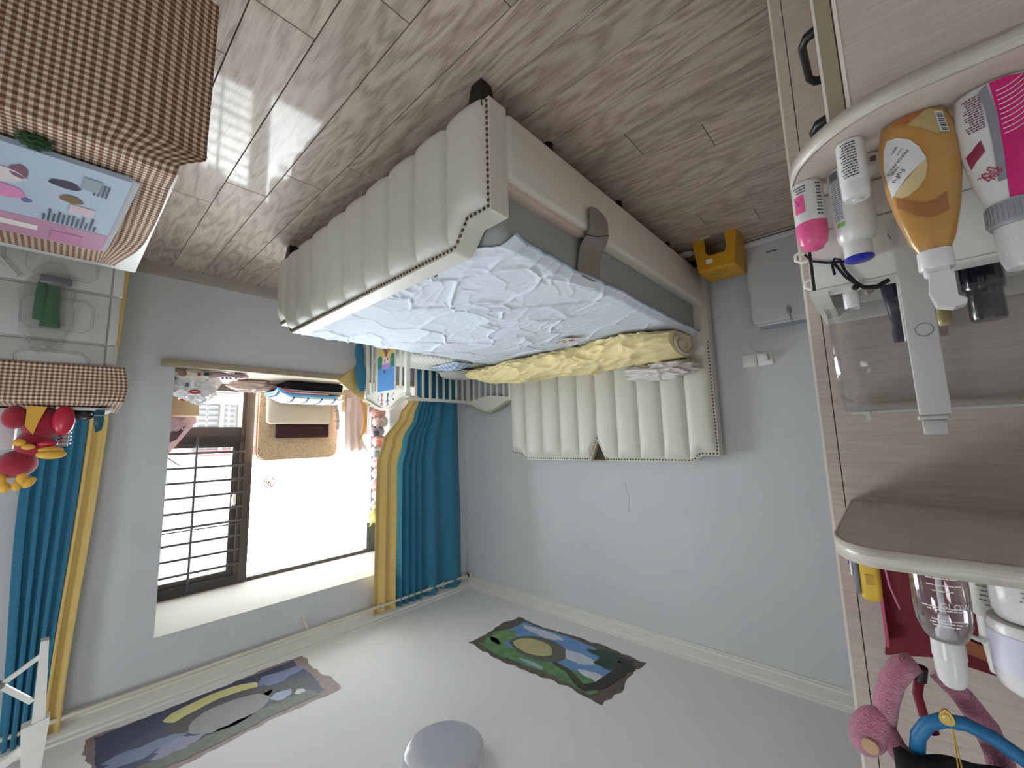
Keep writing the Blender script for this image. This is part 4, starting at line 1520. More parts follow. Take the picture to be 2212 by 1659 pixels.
def plush(z, col, col2, r, dx, dy, label, ears='round'):
    r *= 1.08
    c = (4.12 + dx, 2.365 + dy, z)
    t = thing('plush_toy', (c[0], c[1], z - r), label, 'soft toy', 'soft toys in the hanging holder')
    M1 = mat('plush_%d_%d_%d' % col, col, 0.95, var=0.08, vscale=60, bump=0.4, bscale=300, sheen=0.3)
    M2 = mat('plush_%d_%d_%d' % col2, col2, 0.95, var=0.08, vscale=60, bump=0.4, bscale=300, sheen=0.3)
    MB().ell(c, r * 0.95, r * 1.05, r * 0.85, 18, 12).build('body', M1, t, smooth=179)
    MB().ell((c[0] - r * 0.6, c[1] - r * 0.45, z + r * 0.25), r * 0.5, r * 0.5, r * 0.45, 14, 10).build('head', M2, t, smooth=179)
    for s in (-1, 1):
        if ears == 'round':
            MB().ell((c[0] - r * 0.7, c[1] - r * 0.45 + s * r * 0.38, z + r * 0.66), r * 0.14, r * 0.2, r * 0.22, 10, 8).build('ear', M1, t, smooth=179)
        else:
            MB().cyl((c[0] - r * 0.6, c[1] - r * 0.45 + s * r * 0.3, z + r * 0.5), (c[0] - r * 0.65, c[1] - r * 0.45 + s * r * 0.75, z + r * 1.15), r * 0.16, r * 0.05, 10).build('ear', M1, t, smooth=60)
        MB().ell((c[0] - r * 0.75, c[1] - r * 0.3 + s * r * 0.5, z - r * 0.55), r * 0.25, r * 0.22, r * 0.2, 10, 8).build('paw', M2, t, smooth=179)


for args in ((0.935, (196, 140, 126), (206, 160, 140), 0.072, 0.0, -0.01, 'rust pink soft toy at the bottom of the clear holder'),
             (1.035, (210, 196, 176), (186, 160, 164), 0.075, 0.0, 0.015, 'cream soft toy with mauve head low in the clear holder'),
             (1.14, (150, 132, 140), (52, 50, 58), 0.070, 0.01, -0.015, 'mauve soft toy with black face in the clear holder'),
             (1.245, (222, 176, 176), (232, 112, 92), 0.070, 0.0, 0.01, 'pale soft toy with orange head in the clear holder'),
             (1.355, (208, 204, 196), (132, 150, 150), 0.073, 0.0, -0.01, 'light grey soft toy in the middle of the clear holder'),
             (1.47, (226, 150, 160), (236, 166, 176), 0.075, -0.005, 0.0, 'rose pink soft toy with round ears in the clear holder'),
             (1.59, (150, 150, 150), (200, 190, 180), 0.070, 0.0, 0.01, 'dark grey soft toy above the rose pink one'),
             (1.70, (224, 150, 158), (222, 160, 166), 0.070, 0.0, -0.01, 'salmon pink soft toy high in the clear holder'),
             (1.81, (160, 156, 156), (140, 136, 132), 0.068, 0.0, 0.01, 'grey brown soft toy near the top of the clear holder'),
             (1.915, (176, 164, 122), (190, 180, 140), 0.062, 0.0, -0.01, 'khaki soft toy second from the top of the holder')):
    plush(*args)
plush(2.02, (206, 212, 96), (214, 220, 110), 0.075, -0.03, -0.04, 'lime yellow soft toy on top of the clear holder', 'long')

# ------------------------------------------------------------------ low covered table and drawer tower at the right
GING = check_mat('brown_gingham', (226, 212, 196), (168, 138, 120), (116, 78, 62), 0.0135)
GINGS = check_mat('brown_gingham_fine', (222, 208, 190), (166, 138, 118), (112, 76, 60), 0.0118)
tbl = thing('low_table', (1.62, -0.5, 0), 'white low table covered with a gingham cloth at the right', 'table')
TX0, TX1, TY0, TY1, TZ = 1.20, 2.02, -1.15, 0.150, 0.60
MB().rbox(TX0, TX1, TY0, TY1, TZ - 0.03, TZ, 0.004, 2).build('table_top', WHITEP, tbl, smooth=40)
for x in (TX0 + 0.05, TX1 - 0.05):
    for y in (TY0 + 0.05, TY1 - 0.06):
        MB().rbox(x - 0.02, x + 0.02, y - 0.02, y + 0.02, 0, TZ - 0.03, 0.004, 1).build('leg', WHITEP, tbl)
MB().box(TX0 + 0.05, TX1 - 0.05, TY1 - 0.07, TY1 - 0.05, TZ - 0.09, TZ - 0.03).box(TX0 + 0.05, TX1 - 0.05, TY0 + 0.05, TY0 + 0.07, TZ - 0.09, TZ - 0.03).build('apron', WHITEP, tbl)
gc = thing('tablecloth', (1.5, -0.5, TZ), 'brown gingham cloth draped over the low table', 'tablecloth')
YC0 = -1.1


def drape(u, v):
    """v: along the cloth from the back of the table over the front edge and down; u: along the table"""
    y = YC0 + (0.142 - YC0) * u
    s = v * 1.30
    flat = 0.80
    wav = 0.012 * math.sin(y * 9) + 0.006 * math.sin(y * 23 + 1)
    if s < flat:
        x = TX1 - 0.05 - s
        z = TZ + 0.004 + 0.003 * fbm(x * 6, y * 6, 0, 2)
        # cloth end lifts in a soft curl near the table end
        e = smooth01((y - 0.03) / 0.11)
        y2 = y - 0.05 * e * smooth01(1 - s / 0.35)
        z += 0.012 * e * abs(math.sin(s * 9))
        return (x, y2, z)
    d = s - flat
    k = smooth01(d / 0.06)
    x = TX0 - 0.03 - 0.012 * k - wav * min(1, d * 3) - 0.02 * min(1, d * 2)
    z = TZ + 0.004 - d
    e = smooth01((y + 0.02) / 0.16)
    # free corner swings outwards past the table end
    y2 = y + 0.058 * e * smooth01(d / 0.07)
    x += 0.05 * e * e * smooth01(d / 0.1)
    return (x, y2, z)


go = MB().grid(drape, 130, 130, uv=lambda u, v: (u * 1.242, v * 1.30)).build('cloth', GING, gc, smooth=179, solid=0.003)
# toy packet lying on the cloth
pk = thing('toy_packet', (1.5, -0.1, TZ), 'flat clear-wrapped toy packet in pale blue and pink lying on the gingham cloth', 'packet')
PBL = mat('pale_blue_card', (168, 182, 200), 0.4, var=0.03)
PPK = mat('dusty_pink_card', (180, 132, 158), 0.4, var=0.06)


def pkt(px, py, h=0.0):
    """packet plane: px along the table (to the far end 0.3), py across from front to back"""
    return Vector((1.262 + py, 0.074 - px - 0.03 * py / 0.5, TZ + 0.014 + h + 0.016 * math.sin(py / 0.5 * 2.4)))


def pbox(name, a, b, c, d, col, h, th=0.001, parent=None):
    n = 8
    m_ = MB()
    for hh in (h, h + th):
        for i in range(n + 1):
            for px_ in (a, b):
                m_.v.append(tuple(pkt(px_, c + (d - c) * i / n, hh)))
    K = 2 * (n + 1)
    for i in range(n):
        p = 2 * i
        m_.f += [(p, p + 1, p + 3, p + 2), (K + p, K + p + 2, K + p + 3, K + p + 1), (p, p + 2, K + p + 2, K + p), (p + 1, K + p + 1, K + p + 3, p + 3)]
    m_.f += [(0, K, K + 1, 1), (K - 2, K - 1, 2 * K - 1, 2 * K - 2)]
    return m_.build(name, col, parent or pk)


pbox('card', 0.0, 0.62, 0.0, 0.36, PBL, 0.0, 0.012)
pbox('pink_panel', 0.0, 0.62, 0.34, 0.50, PPK, 0.001, 0.012)
pbox('clear_flap', -0.014, 0.0, 0.0, 0.50, clear_mat('shiny_film', (0.95, 0.95, 0.97), 0.5, 0.12, 0.45, (225, 228, 235)), 0.006, 0.003)
INK = mat('dark_ink', (70, 66, 84), 0.6)


def pfn(ox, oy, flip=1):
    return lambda u, v: tuple(pkt(ox + v, oy + u, 0.0135))


mt_ = MB()
for k in range(12):
    L_ = 0.02 + 0.03 * abs(math.sin(k * 1.7))
    y_ = 0.31 - 0.0
    a_ = 0.028 + k * 0.0085
    mt_.add([pkt(a_, 0.325 - L_ * 1.6, 0.0136), pkt(a_ + 0.004, 0.325 - L_ * 1.6, 0.0136), pkt(a_ + 0.004, 0.33, 0.0136), pkt(a_, 0.33, 0.0136)], [(0, 1, 2, 3)])
for k in range(4):
    a_ = 0.03 + k * 0.007
    mt_.add([pkt(a_, 0.05, 0.0136), pkt(a_ + 0.0035, 0.05, 0.0136), pkt(a_ + 0.0035, 0.11, 0.0136), pkt(a_, 0.11, 0.0136)], [(0, 1, 2, 3)])
mt_.build('small_print', INK, pk)
pbox('barcode_block', 0.045, 0.075, 0.04, 0.095, mat('grey_code_block', (132, 148, 156), 0.6), 0.0128)
pbox('stamp_frame', 0.04, 0.085, 0.19, 0.235, mat('rose_stamp', (196, 172, 180), 0.6), 0.0128)


def psticker(cx, cy, rx, ry, col, seed, h=0.0132):
    P = wavy(cx, cy, rx, ry, seed, 0.12, 16)
    m_ = MB()
    m_.v = [tuple(pkt(a, b, h)) for a, b in P]
    m_.f = [tuple(range(16))]
    m_.build('picture', mat('picture_%d_%d_%d' % col, col, 0.5), pk)


for a in ((0.10, 0.10, 0.026, 0.018, (52, 40, 66), 1), (0.085, 0.165, 0.02, 0.02, (112, 84, 50), 2), (0.17, 0.10, 0.014, 0.03, (120, 78, 96), 3), (0.20, 0.21, 0.045, 0.035, (206, 128, 170), 4),
          (0.20, 0.13, 0.04, 0.035, (206, 196, 200), 5), (0.27, 0.19, 0.03, 0.05, (150, 136, 126), 6), (0.25, 0.06, 0.035, 0.028, (206, 200, 196), 7), (0.31, 0.10, 0.02, 0.02, (212, 206, 140), 8),
          (0.33, 0.2, 0.05, 0.05, (190, 180, 192), 9), (0.155, 0.235, 0.009, 0.012, (96, 90, 150), 10)):
    psticker(*a)
pbox('white_cloud_panel', 0.13, 0.30, 0.385, 0.425, mat('cloud_white', (216, 208, 206), 0.5), 0.0135)
pbox('plum_box', 0.045, 0.105, 0.395, 0.47, mat('plum_box_print', (184, 120, 158), 0.5), 0.0135)
gr = blob((1.235, -0.078, TZ + 0.018), 0.014, 0.02, 0.012, 0.5, 5.0, 3.0, 40, 26, 0.4, 6.0, TZ + 0.008).build('leaf_sprig', mat('dark_green_leaf', (44, 78, 50), 0.7, var=0.2, vscale=60), None, smooth=60)
tag(gr, 'small dark green artificial leaf sprig beside the toy packet', 'leaf sprig')

# drawer tower
tw = thing('drawer_tower', (2.30, -0.14, 0), 'cream white plastic drawer tower with octagonal panels behind the low table', 'drawer tower')
IV = mat('ivory_plastic', (186, 185, 180), 0.4, var=0.02)
TWX, TWY0, TWY1 = 2.075, -0.42, 0.122
MB().rbox(TWX + 0.006, 2.46, TWY0, TWY1, 0, 1.085, 0.006, 2).build('carcass', IV, tw, smooth=40)
LINE = mat('grey_groove', (158, 156, 150), 0.7)
zs_ = [0.03, 0.21, 0.37, 0.53, 0.69, 0.875, 1.06]
for k in range(6):
    a, b = zs_[k], zs_[k + 1]
    dw = MB().rbox(TWX - 0.004, TWX + 0.03, TWY0 + 0.02, 0.094, a + 0.004, b - 0.004, 0.005, 2).build('drawer', IV, tw, smooth=40)
    MB().rbox(TWX - 0.001, TWX + 0.012, 0.0975, TWY1 + (0.004 if k % 2 else 0), a + 0.0015, b - 0.0015, 0.003, 2).build('side_cover', IV, tw, smooth=40)
    for oy0, oy1 in ((-0.36, -0.16), (-0.115, 0.057)):
        c = 0.022
        h0, h1 = a + 0.035, b - 0.035
        oct_ = [(oy0 + c, h0), (oy1 - c, h0), (oy1, h0 + c), (oy1, h1 - c), (oy1 - c, h1), (oy0 + c, h1), (oy0, h1 - c), (oy0, h0 + c)]
        MB().tube([(TWX - 0.004, p[0], p[1]) for p in oct_], 0.0013, 5, closed=True).build('moulding', LINE, dw)
        oct2 = [(oy0 + c + 0.004, h0 + 0.009), (oy1 - c - 0.004, h0 + 0.009), (oy1 - 0.008, h0 + c + 0.004), (oy1 - 0.008, h1 - c - 0.004), (oy1 - c - 0.004, h1 - 0.009), (oy0 + c + 0.004, h1 - 0.009), (oy0 + 0.008, h1 - c - 0.004), (oy0 + 0.008, h0 + c + 0.004)]
        MB().prism(oct2, 'x', TWX - 0.008, TWX - 0.003).build('panel', IV, dw)
# clear bag with a green bottle hanging in front of the drawers
cb = thing('hanging_bag', (2.04, -0.055, 0.62), 'clear plastic bag with a green bottle hanging on the drawer tower', 'bag')
FILM = clear_mat('smoky_film', (0.95, 0.955, 0.945), 0.12, 0.35, 0.05, (150, 150, 140))
blob((2.04, -0.055, 0.77), 0.016, 0.06, 0.15, 0.12, 2.0, 7.0, 44, 30, 0.05, 3.0).build('bag_film', FILM, cb, smooth=60)
GRN = mat('bottle_green', (58, 104, 76), 0.4, var=0.15)
MB().lathe([(0.012, 0.0), (0.016, 0.03), (0.02, 0.10), (0.024, 0.13), (0.024, 0.14)], (2.036, -0.045, 0.70), 16, 0.5, 1).build('green_bottle', GRN, cb, smooth=50)
MB().lathe([(0.010, 0.0), (0.013, 0.03), (0.014, 0.12), (0.012, 0.13)], (2.036, -0.072, 0.69), 16, 0.5, 1).build('green_bottle', GRN, cb, smooth=50)
MB().rbox(2.022, 2.036, -0.08, -0.005, 0.665, 0.695, 0.006, 2).build('grey_cap', mat('slate_cap', (96, 98, 104), 0.35), cb, smooth=50)
MB().tube([(2.05, -0.17, 0.625), (2.05, -0.145, 0.655), (2.05, -0.125, 0.68)], 0.004, 6).build('strap', mat('grey_strap', (170, 170, 164), 0.6), cb)

rc = thing('cover_cloth', (2.28, -0.14, 1.085), 'brown gingham cover cloth over the drawer tower', 'cover cloth')


def cover(u, v):
    y = -0.46 + 0.615 * u
    s = v * 0.52
    if s < 0.39:
        return (2.455 - s, y, 1.091 + 0.003 * fbm(y * 8, s * 8, 0, 2) + 0.012 * smooth01((y - 0.07) / 0.08) * math.sin(s * 12))
    d = s - 0.39
    return (2.062 - 0.006 * math.sin(y * 14) - 0.006 * smooth01(d / 0.02), y + 0.006 * math.sin(d * 30) * smooth01((y - 0.05) / 0.1), 1.093 - d - 0.008 * u)


MB().grid(cover, 90, 70, uv=lambda u, v: (u * 0.615, v * 0.52)).build('cloth', GINGS, rc, smooth=179, solid=0.003)

# things on the tower
rs = thing('dragon_plush', (2.20, -0.05, 1.096), 'crimson plush dragon with yellow horns and muzzle sitting on the drawer tower', 'soft toy')
RED = mat('crimson_plush', (160, 26, 52), 0.9, var=0.1, vscale=40, bump=0.4, bscale=250, sheen=0.4)
SAT = mat('crimson_satin', (190, 38, 66), 0.3, var=0.1)
GLD = mat('mustard_plush', (228, 176, 74), 0.9, var=0.06, vscale=40, bump=0.3, bscale=250)
MB().ell((2.20, -0.035, 1.155), 0.065, 0.055, 0.060).build('body', RED, rs, smooth=179)
MB().ell((2.19, -0.055, 1.225), 0.048, 0.042, 0.05).build('neck', RED, rs, smooth=179)
MB().ell((2.195, -0.085, 1.292), 0.052, 0.050, 0.046).build('head', RED, rs, smooth=179)
for (y, z, s_) in ((-0.112, 1.352, -1.0), (-0.068, 1.348, 1.0)):
    MB().ell((2.17, y, z - 0.006), 0.014, 0.014, 0.026, 12, 8).ell((2.168, y + 0.016 * s_, z + 0.006), 0.012, 0.013, 0.021, 12, 8, Matrix.Rotation(0.6 * s_, 3, 'X')).ell((2.168, y - 0.010 * s_, z + 0.014), 0.011, 0.012, 0.018, 12, 8).build('horn', GLD, rs, smooth=179)
MB().ell((2.12, -0.008, 1.262), 0.022, 0.036, 0.016).build('muzzle', GLD, rs, smooth=179)
MB().ell((2.125, -0.01, 1.247), 0.018, 0.030, 0.012).build('jaw', GLD, rs, smooth=179)
MB().ell((2.135, -0.02, 1.225), 0.014, 0.025, 0.012).build('tongue', SAT, rs, smooth=179)
MB().ell((2.13, -0.062, 1.235), 0.010, 0.016, 0.010).ell((2.13, -0.082, 1.22), 0.010, 0.015, 0.012).build('hand', GLD, rs, smooth=179)
MB().ell((2.135, 0.012, 1.145), 0.022, 0.028, 0.052).build('tail', SAT, rs, smooth=179)
MB().prism([(-0.075, 1.098), (-0.03, 1.10), (-0.045, 1.15), (-0.055, 1.195), (-0.075, 1.165)], 'x', 2.132, 2.142).build('breast_patch', GLD, rs)
MB().ell((2.16, -0.10, 1.135), 0.03, 0.03, 0.04).build('foot', RED, rs, smooth=179)
pp = MB().rbox(2.14, 2.36, -0.01, 0.135, 1.097, 1.108, 0.002, 1).build('paper_pad', PAPER, None)
tag(pp, 'stack of white printed paper on the drawer tower', 'paper')
mk = thing('marker_pen', (2.12, 0.098, 1.108), 'dark teal marker pen cap standing on the papers', 'marker')
TEAL = mat('dark_teal_plastic', (16, 78, 92), 0.35)
MB().rbox(2.105, 2.128, 0.086, 0.112, 1.108, 1.165, 0.003, 2).build('barrel', TEAL, mk, smooth=40)
MB().prism([(0.088, 1.165), (0.110, 1.165), (0.107, 1.182), (0.092, 1.19)], 'x', 2.106, 2.127).build('cap', TEAL, mk)
MB().box(2.104, 2.129, 0.0855, 0.1125, 1.127, 1.130).build('band', mat('silver_band', (170, 180, 184), 0.3, metal=0.6), mk)
cn = thing('silver_spring', (2.19, 0.018, 1.097), 'silver ringed tube standing beside the plush dragon', 'spring')
for k in range(9):
    z = 1.12 + k * 0.013
    MB().tube([(2.22 + 0.015 * math.cos(a), 0.018 + 0.015 * math.sin(a), z) for a in [q * 0.5236 for q in range(12)]], 0.005, 6, closed=True).build('ring', mat('satin_silver', (198, 200, 206), 0.25, metal=0.7), cn, smooth=179)
MB().cyl((2.22, 0.018, 1.097), (2.22, 0.018, 1.235), 0.012, n=12).build('core', mat('satin_silver', (198, 200, 206), 0.25, metal=0.7), cn, smooth=60)
hs = blob((2.20, 0.055, 1.118), 0.05, 0.042, 0.02, 0.25, 3, 2.0, 32, 20, 0.1, 3, 1.109).build('black_pouch', mat('black_silk', (30, 28, 34), 0.35), None, smooth=60)
tag(hs, 'shiny black silk pouch lying on the drawer tower', 'pouch')
bx = MB().rbox(2.26, 2.38, -0.22, -0.10, 1.097, 1.24, 0.004, 2).build('white_carton', mat('white_carton', (214, 212, 214), 0.5, var=0.05), None, smooth=40)
tag(bx, 'white cardboard carton behind the plush dragon', 'box')

# white folding arm of the ceiling clothes airer
ar = thing('airer_arm', (2.06, 0.0, 1.84), 'white folding arm of a clothes airer hanging from the ceiling at the right', 'airer')
AW = mat('chipped_white_metal', (214, 212, 206), 0.4, var=0.05, vscale=20)


def bar(mb_, a, b, w, t=0.006):
    a, b = Vector(a), Vector(b)
    d = (b - a).normalized()
    s = Vector((0, -d.z, d.y)) * (w / 2)
    n = Vector((t / 2, 0, 0))
    vs = [a - s - n, a + s - n, b + s - n, b - s - n, a - s + n, a + s + n, b + s + n, b - s + n]
    mb_.add(vs, [(0, 1, 2, 3), (4, 7, 6, 5), (0, 4, 5, 1), (1, 5, 6, 2), (2, 6, 7, 3), (3, 7, 4, 0)])


m1 = MB().prism([(0.016, 1.845), (0.034, 1.845), (0.044, 2.075), (0.016, 2.09)], 'x', 2.04, 2.075)
m1.build('tapered_post', AW, ar)
m2 = MB().prism([(-0.005, 2.085), (0.054, 2.075), (0.042, 2.30), (0.012, 2.30)], 'x', 2.036, 2.08)
m2.build('socket', AW, ar)
MB().box(2.05, 2.066, 0.012, 0.038, 2.30, ZC).build('ceiling_stay', AW, ar)
m3 = MB()
bar(m3, (2.055, 0.02, 1.89), (2.055, -0.056, 1.945), 0.012, 0.012)
bar(m3, (2.055, -0.056, 1.945), (2.055, 0.012, 2.02), 0.014, 0.012)
bar(m3, (2.055, -0.056, 1.945), (2.055, -0.22, 2.02), 0.014, 0.012)
m3.build('brace', AW, ar)
m4 = MB()
bar(m4, (2.05, 0.015, 2.14), (2.05, -0.25, 2.30), 0.022, 0.014)
m4.build('cross_arm', AW, ar)
MB().cyl((2.044, -0.056, 1.945), (2.072, -0.056, 1.945), 0.008, n=12).build('rivet', mat('dark_rivet', (110, 108, 104), 0.4, metal=0.6), ar)

# ------------------------------------------------------------------ white panel, stool, sockets by the headboard wall
fp = thing('folding_table', (0.40, 3.0, 0), 'white folded table with rounded rim leaning on the wall behind the wardrobe', 'table')
LGREY = mat('pale_grey_plastic', (200, 200, 202), 0.4, var=0.02)


def lean(p):
    t = p.z / 0.56
    return Vector((p.x, p.y + 0.055 * t, p.z))


MB().rbox(0.10, 0.592, 2.985, 3.025, 0.012, 0.56, 0.018, 4).warp(lean).build('panel', LGREY, fp, smooth=50)
MB().rbox(0.09, 0.595, 2.95, 2.99, 0.0, 0.055, 0.012, 3).warp(lean).build('rim', LGREY, fp, smooth=50)
MB().rbox(0.10, 0.57, 3.022, 3.028, 0.545, 0.565, 0.002, 1).warp(lean).build('top_edge', WHITEP, fp)
MB().rbox(0.12, 0.555, 3.03, 3.05, 0.30, 0.585, 0.004, 1).warp(lean).build('folded_leg_frame', mat('steel_blue_grey', (150, 160, 176), 0.4), fp)
MB().box(0.40, 0.46, 2.982, 2.986, 0.105, 0.110).warp(lean).build('slot', BLACKP, fp)
MB().box(0.09, 0.59, 2.946, 2.952, 0.018, 0.024).build('rim_groove', mat('shadow_gap', (80, 80, 82), 0.7), fp)
pl = thing('power_plug', (0.385, 3.03, 0.46), 'grey two-pin plug on a short cable hanging over the folded table', 'plug')
CBL = mat('grey_cable', (150, 150, 150), 0.5)
MB().tube([(0.372, 3.085, 0.595), (0.374, 3.04, 0.585), (0.378, 3.02, 0.55), (0.382, 3.018, 0.52)], 0.0035, 8).build('cable', CBL, pl, smooth=60)
MB().rbox(0.372, 0.392, 3.004, 3.028, 0.495, 0.525, 0.004, 2).build('plug_body', CBL, pl, smooth=50)
for x in (0.377, 0.388):
    MB().box(x - 0.0015, x + 0.0015, 3.012, 3.018, 0.476, 0.496).build('pin', mat('nickel', (190, 190, 186), 0.25, metal=0.9), pl)

YELP = mat('yellow_plastic', (206, 152, 30), 0.4, var=0.03)
st = thing('step_stool', (0.70, 2.86, 0), 'yellow plastic step stool with a cut-out side beside the headboard', 'stool')


def stool_side(y, name):
    """side wall with an arched cut-out, opening down"""
    P = [(0.565, 0), (0.635, 0), (0.628, 0.10), (0.645, 0.125), (0.735, 0.125), (0.752, 0.10), (0.755, 0.0), (0.83, 0), (0.806, 0.20), (0.59, 0.20)]
    MB().prism(P, 'y', y - 0.006, y + 0.006).build(name, YELP, st)


stool_side(2.74, 'front_wall')
stool_side(2.985, 'back_wall')
for a, b in ((0.566, 0.592), (0.829, 0.805)):
    m_ = MB()
    vs = [(a, 2.745, 0), (a, 2.98, 0), (b, 2.98, 0.20), (b, 2.745, 0.20)]
    s_ = 0.010 if a < 0.7 else -0.010
    vs += [(x + s_, y, z) for x, y, z in vs]
    m_.add(vs, [(0, 1, 2, 3), (4, 7, 6, 5), (0, 4, 5, 1), (1, 5, 6, 2), (2, 6, 7, 3), (3, 7, 4, 0)])
    m_.build('side_wall', YELP, st)
MB().rbox(0.586, 0.81, 2.735, 2.99, 0.19, 0.222, 0.012, 3).build('step', YELP, st, smooth=50)
for (x, y) in ((0.66, 2.80), (0.70, 2.84), (0.74, 2.80), (0.70, 2.78), (0.68, 2.90), (0.73, 2.90)):
    MB().lathe([(0.016, 0), (0.014, 0.003), (0.001, 0.004)], (x, y, 0.222), 12).build('grip_dot', mat('ochre_grip', (190, 142, 40), 0.6), st, smooth=60)
MB().box(0.715, 0.755, 2.7325, 2.7345, 0.146, 0.175).build('price_label', PAPER, st)

sw = thing('wall_switch', (0.65, YB, 0.74), 'white wall switch plate beside the socket', 'switch')
MB().rbox(0.607, 0.693, YB - 0.009, YB, 0.733, 0.819, 0.003, 2).build('plate', WHITEP, sw, smooth=40)
MB().rbox(0.619, 0.681, YB - 0.014, YB - 0.008, 0.745, 0.807, 0.002, 2).build('rocker', WHITEP, sw, smooth=40)
sk_ = thing('wall_socket', (0.556, YB, 0.735), 'white wall socket plate with a charger plugged in', 'socket')
MB().rbox(0.512, 0.602, YB - 0.009, YB, 0.729, 0.817, 0.003, 2).build('plate', WHITEP, sk_, smooth=40)
cg = thing('phone_charger', (0.556, YB - 0.03, 0.75), 'white phone charger with a thin white cable in the wall socket', 'charger')
MB().rbox(0.535, 0.572, YB - 0.052, YB - 0.010, 0.747, 0.790, 0.005, 2).build('charger_body', WHITEP, cg, smooth=40)
MB().tube([(0.575, YB - 0.045, 0.752), (0.60, YB - 0.04, 0.74), (0.625, YB - 0.02, 0.70), (0.645, YB - 0.008, 0.655), (0.662, YB - 0.005, 0.60)], 0.0025, 6).build('cable', WHITEP, cg, smooth=60)
wc = MB().tube([(0.79, 3.10, 0.10), (0.815, 3.09, 0.16), (0.84, 3.05, 0.13), (0.845, 2.95, 0.05), (0.82, 2.80, 0.012), (0.77, 2.72, 0.006), (0.71, 2.70, 0.006)], 0.0035, 7)
tag(wc.build('white_cable', WHITEP, None, smooth=60), 'thin white cable looping from the wall behind the yellow stool', 'cable')
ptp = blob((0.915, 2.86, 0.016), 0.045, 0.035, 0.014, 0.3, 2.5, 1.5, 26, 16, 0.3, 3.0, 0.002).build('paper_scrap', PAPER, None, smooth=40)
tag(ptp, 'crumpled white paper scrap on the floor under the bed', 'paper')

# ------------------------------------------------------------------ wardrobe with open end shelves
PY = 0.95                                          # end panel of the wardrobe, facing the room's entrance
wd = thing('wardrobe', (-0.25, 2.0, 0), 'tall linen oak wardrobe whose end panel fills the left side', 'wardrobe')
MB().box(-0.60, 0.070, PY, PY + 0.018, 0.0, 2.44).build('end_panel', WOOD, wd)
MB().box(-0.60, 0.068, PY + 0.018, 2.52, 0.0, 2.44).build('carcass', WOOD, wd)
for k in range(4):
    ya = PY - 0.0 + k * (2.52 - PY) / 4
    yb2 = PY + (k + 1) * (2.52 - PY) / 4
    dd = MB().box(0.0715, 0.0895, ya + 0.001, yb2 - 0.001, 0.08, 2.43).box(0.0895, 0.0932, ya + 0.006, yb2 - 0.001, 0.08, 2.43).build('door', WOOD, wd)
    MB().box(0.0895, 0.0935, ya + 0.0005, ya + 0.006, 0.08, 2.43).build('edge_band', EDGEL, dd)
MB().box(-0.60, 0.06, PY + 0.018, 2.52, 0.0, 0.08).build('plinth', WOOD, wd)
MB().box(0.0905, 0.0932, PY - 0.0005, PY + 0.01, 0.0, 0.08).build('plinth_end', EDGEL, wd)


def shelf_poly(x1, y0, r, xl=-0.55):
    P = [(xl, PY), (xl, y0)]
    n = 12
    cx, cy = x1 - r[0], y0 + r[1]
    for k in range(n + 1):
        a = math.radians(-90 + 90 * k / n)
        P.append((cx + r[0] * math.cos(a), cy + r[1] * math.sin(a)))
    P.append((x1, PY))
    return P


def shelf(name, label, zt, th, poly):
    o = thing(name, (-0.2, 0.76, zt - th), label, 'shelf')
    inner = [(x - (0.002 if x > 0 else 0), y + (0.002 if y < 0.9 else 0)) for x, y in poly]
    MB().prism(inner, 'z', zt - th, zt).build('board', WOOD, o, smooth=30)
    n = len(poly)
    m_ = MB()
    path = poly[1:]
    vs, fs = [], []
    for (x, y) in path:
        vs += [(x, y, zt - th + 0.0005), (x, y, zt - 0.0005)]
    m_.add(vs, [(2 * i, 2 * i + 1, 2 * i + 3, 2 * i + 2) for i in range(len(path) - 1)])
    m_.build('edge_band', WOODE, o, smooth=60, solid=0.003)
    return o


ZL, ZU = 0.90, 1.395
shelf('lower_shelf', 'lower round-fronted oak shelf crowded with bottles', ZL, 0.022, shelf_poly(0.069, 0.578, (0.135, 0.145)))
shelf('upper_shelf', 'upper round-cornered oak shelf above the clear cosmetics box', ZU, 0.020, shelf_poly(0.062, 0.583, (0.045, 0.075)))

# drawer cabinet under the lower shelf
dc = thing('drawer_cabinet', (-0.28, 0.78, 0), 'oak drawer cabinet with black bar handles below the lower shelf', 'cabinet')
MB().box(-0.55, -0.0075, 0.62, 0.94, 0, ZL - 0.024).build('carcass', WOOD, dc)
MB().box(-0.0085, -0.0045, 0.618, 0.6255, 0, ZL - 0.024).build('edge_band', EDGEL, dc)
HND = mat('matt_black_metal', (22, 22, 24), 0.45, metal=0.3)
zz = [0.03, 0.245, 0.46, 0.672, 0.872]
for k in range(4):
    dr_ = MB().box(-0.003, 0.0130, 0.625, 0.935, zz[k] + 0.001, zz[k + 1] - 0.001).box(0.0130, 0.0158, 0.630, 0.935, zz[k] + 0.001, zz[k + 1] - 0.001).build('drawer_front', mat('olive_oak_edge', (162, 150, 128), 0.55, var=0.05, vscale=60), dc)
    MB().box(0.0130, 0.0160, 0.6245, 0.630, zz[k] + 0.001, zz[k + 1] - 0.001).build('edge_band', EDGEL, dr_)
for zc_ in (0.685, 0.824, 0.36, 0.14):
    hy0, hy1 = 0.685, 0.795
    MB().tube([(0.015, hy0, zc_), (0.027, hy0 + 0.004, zc_), (0.034, hy0 + 0.018, zc_), (0.034, hy1 - 0.018, zc_), (0.027, hy1 - 0.004, zc_), (0.015, hy1, zc_)],
              [0.0075, 0.0065, 0.0052, 0.0052, 0.0065, 0.0075], 8).build('handle', HND, dc, smooth=50)

# ------------------------------------------------------------------ toiletries on the lower shelf (top at z = 0.90)
Z0 = ZL + 0.001
INKD = mat('label_ink', (52, 54, 66), 0.6)
WHT = mat('glossy_white_plastic', (216, 214, 211), 0.25, var=0.01)


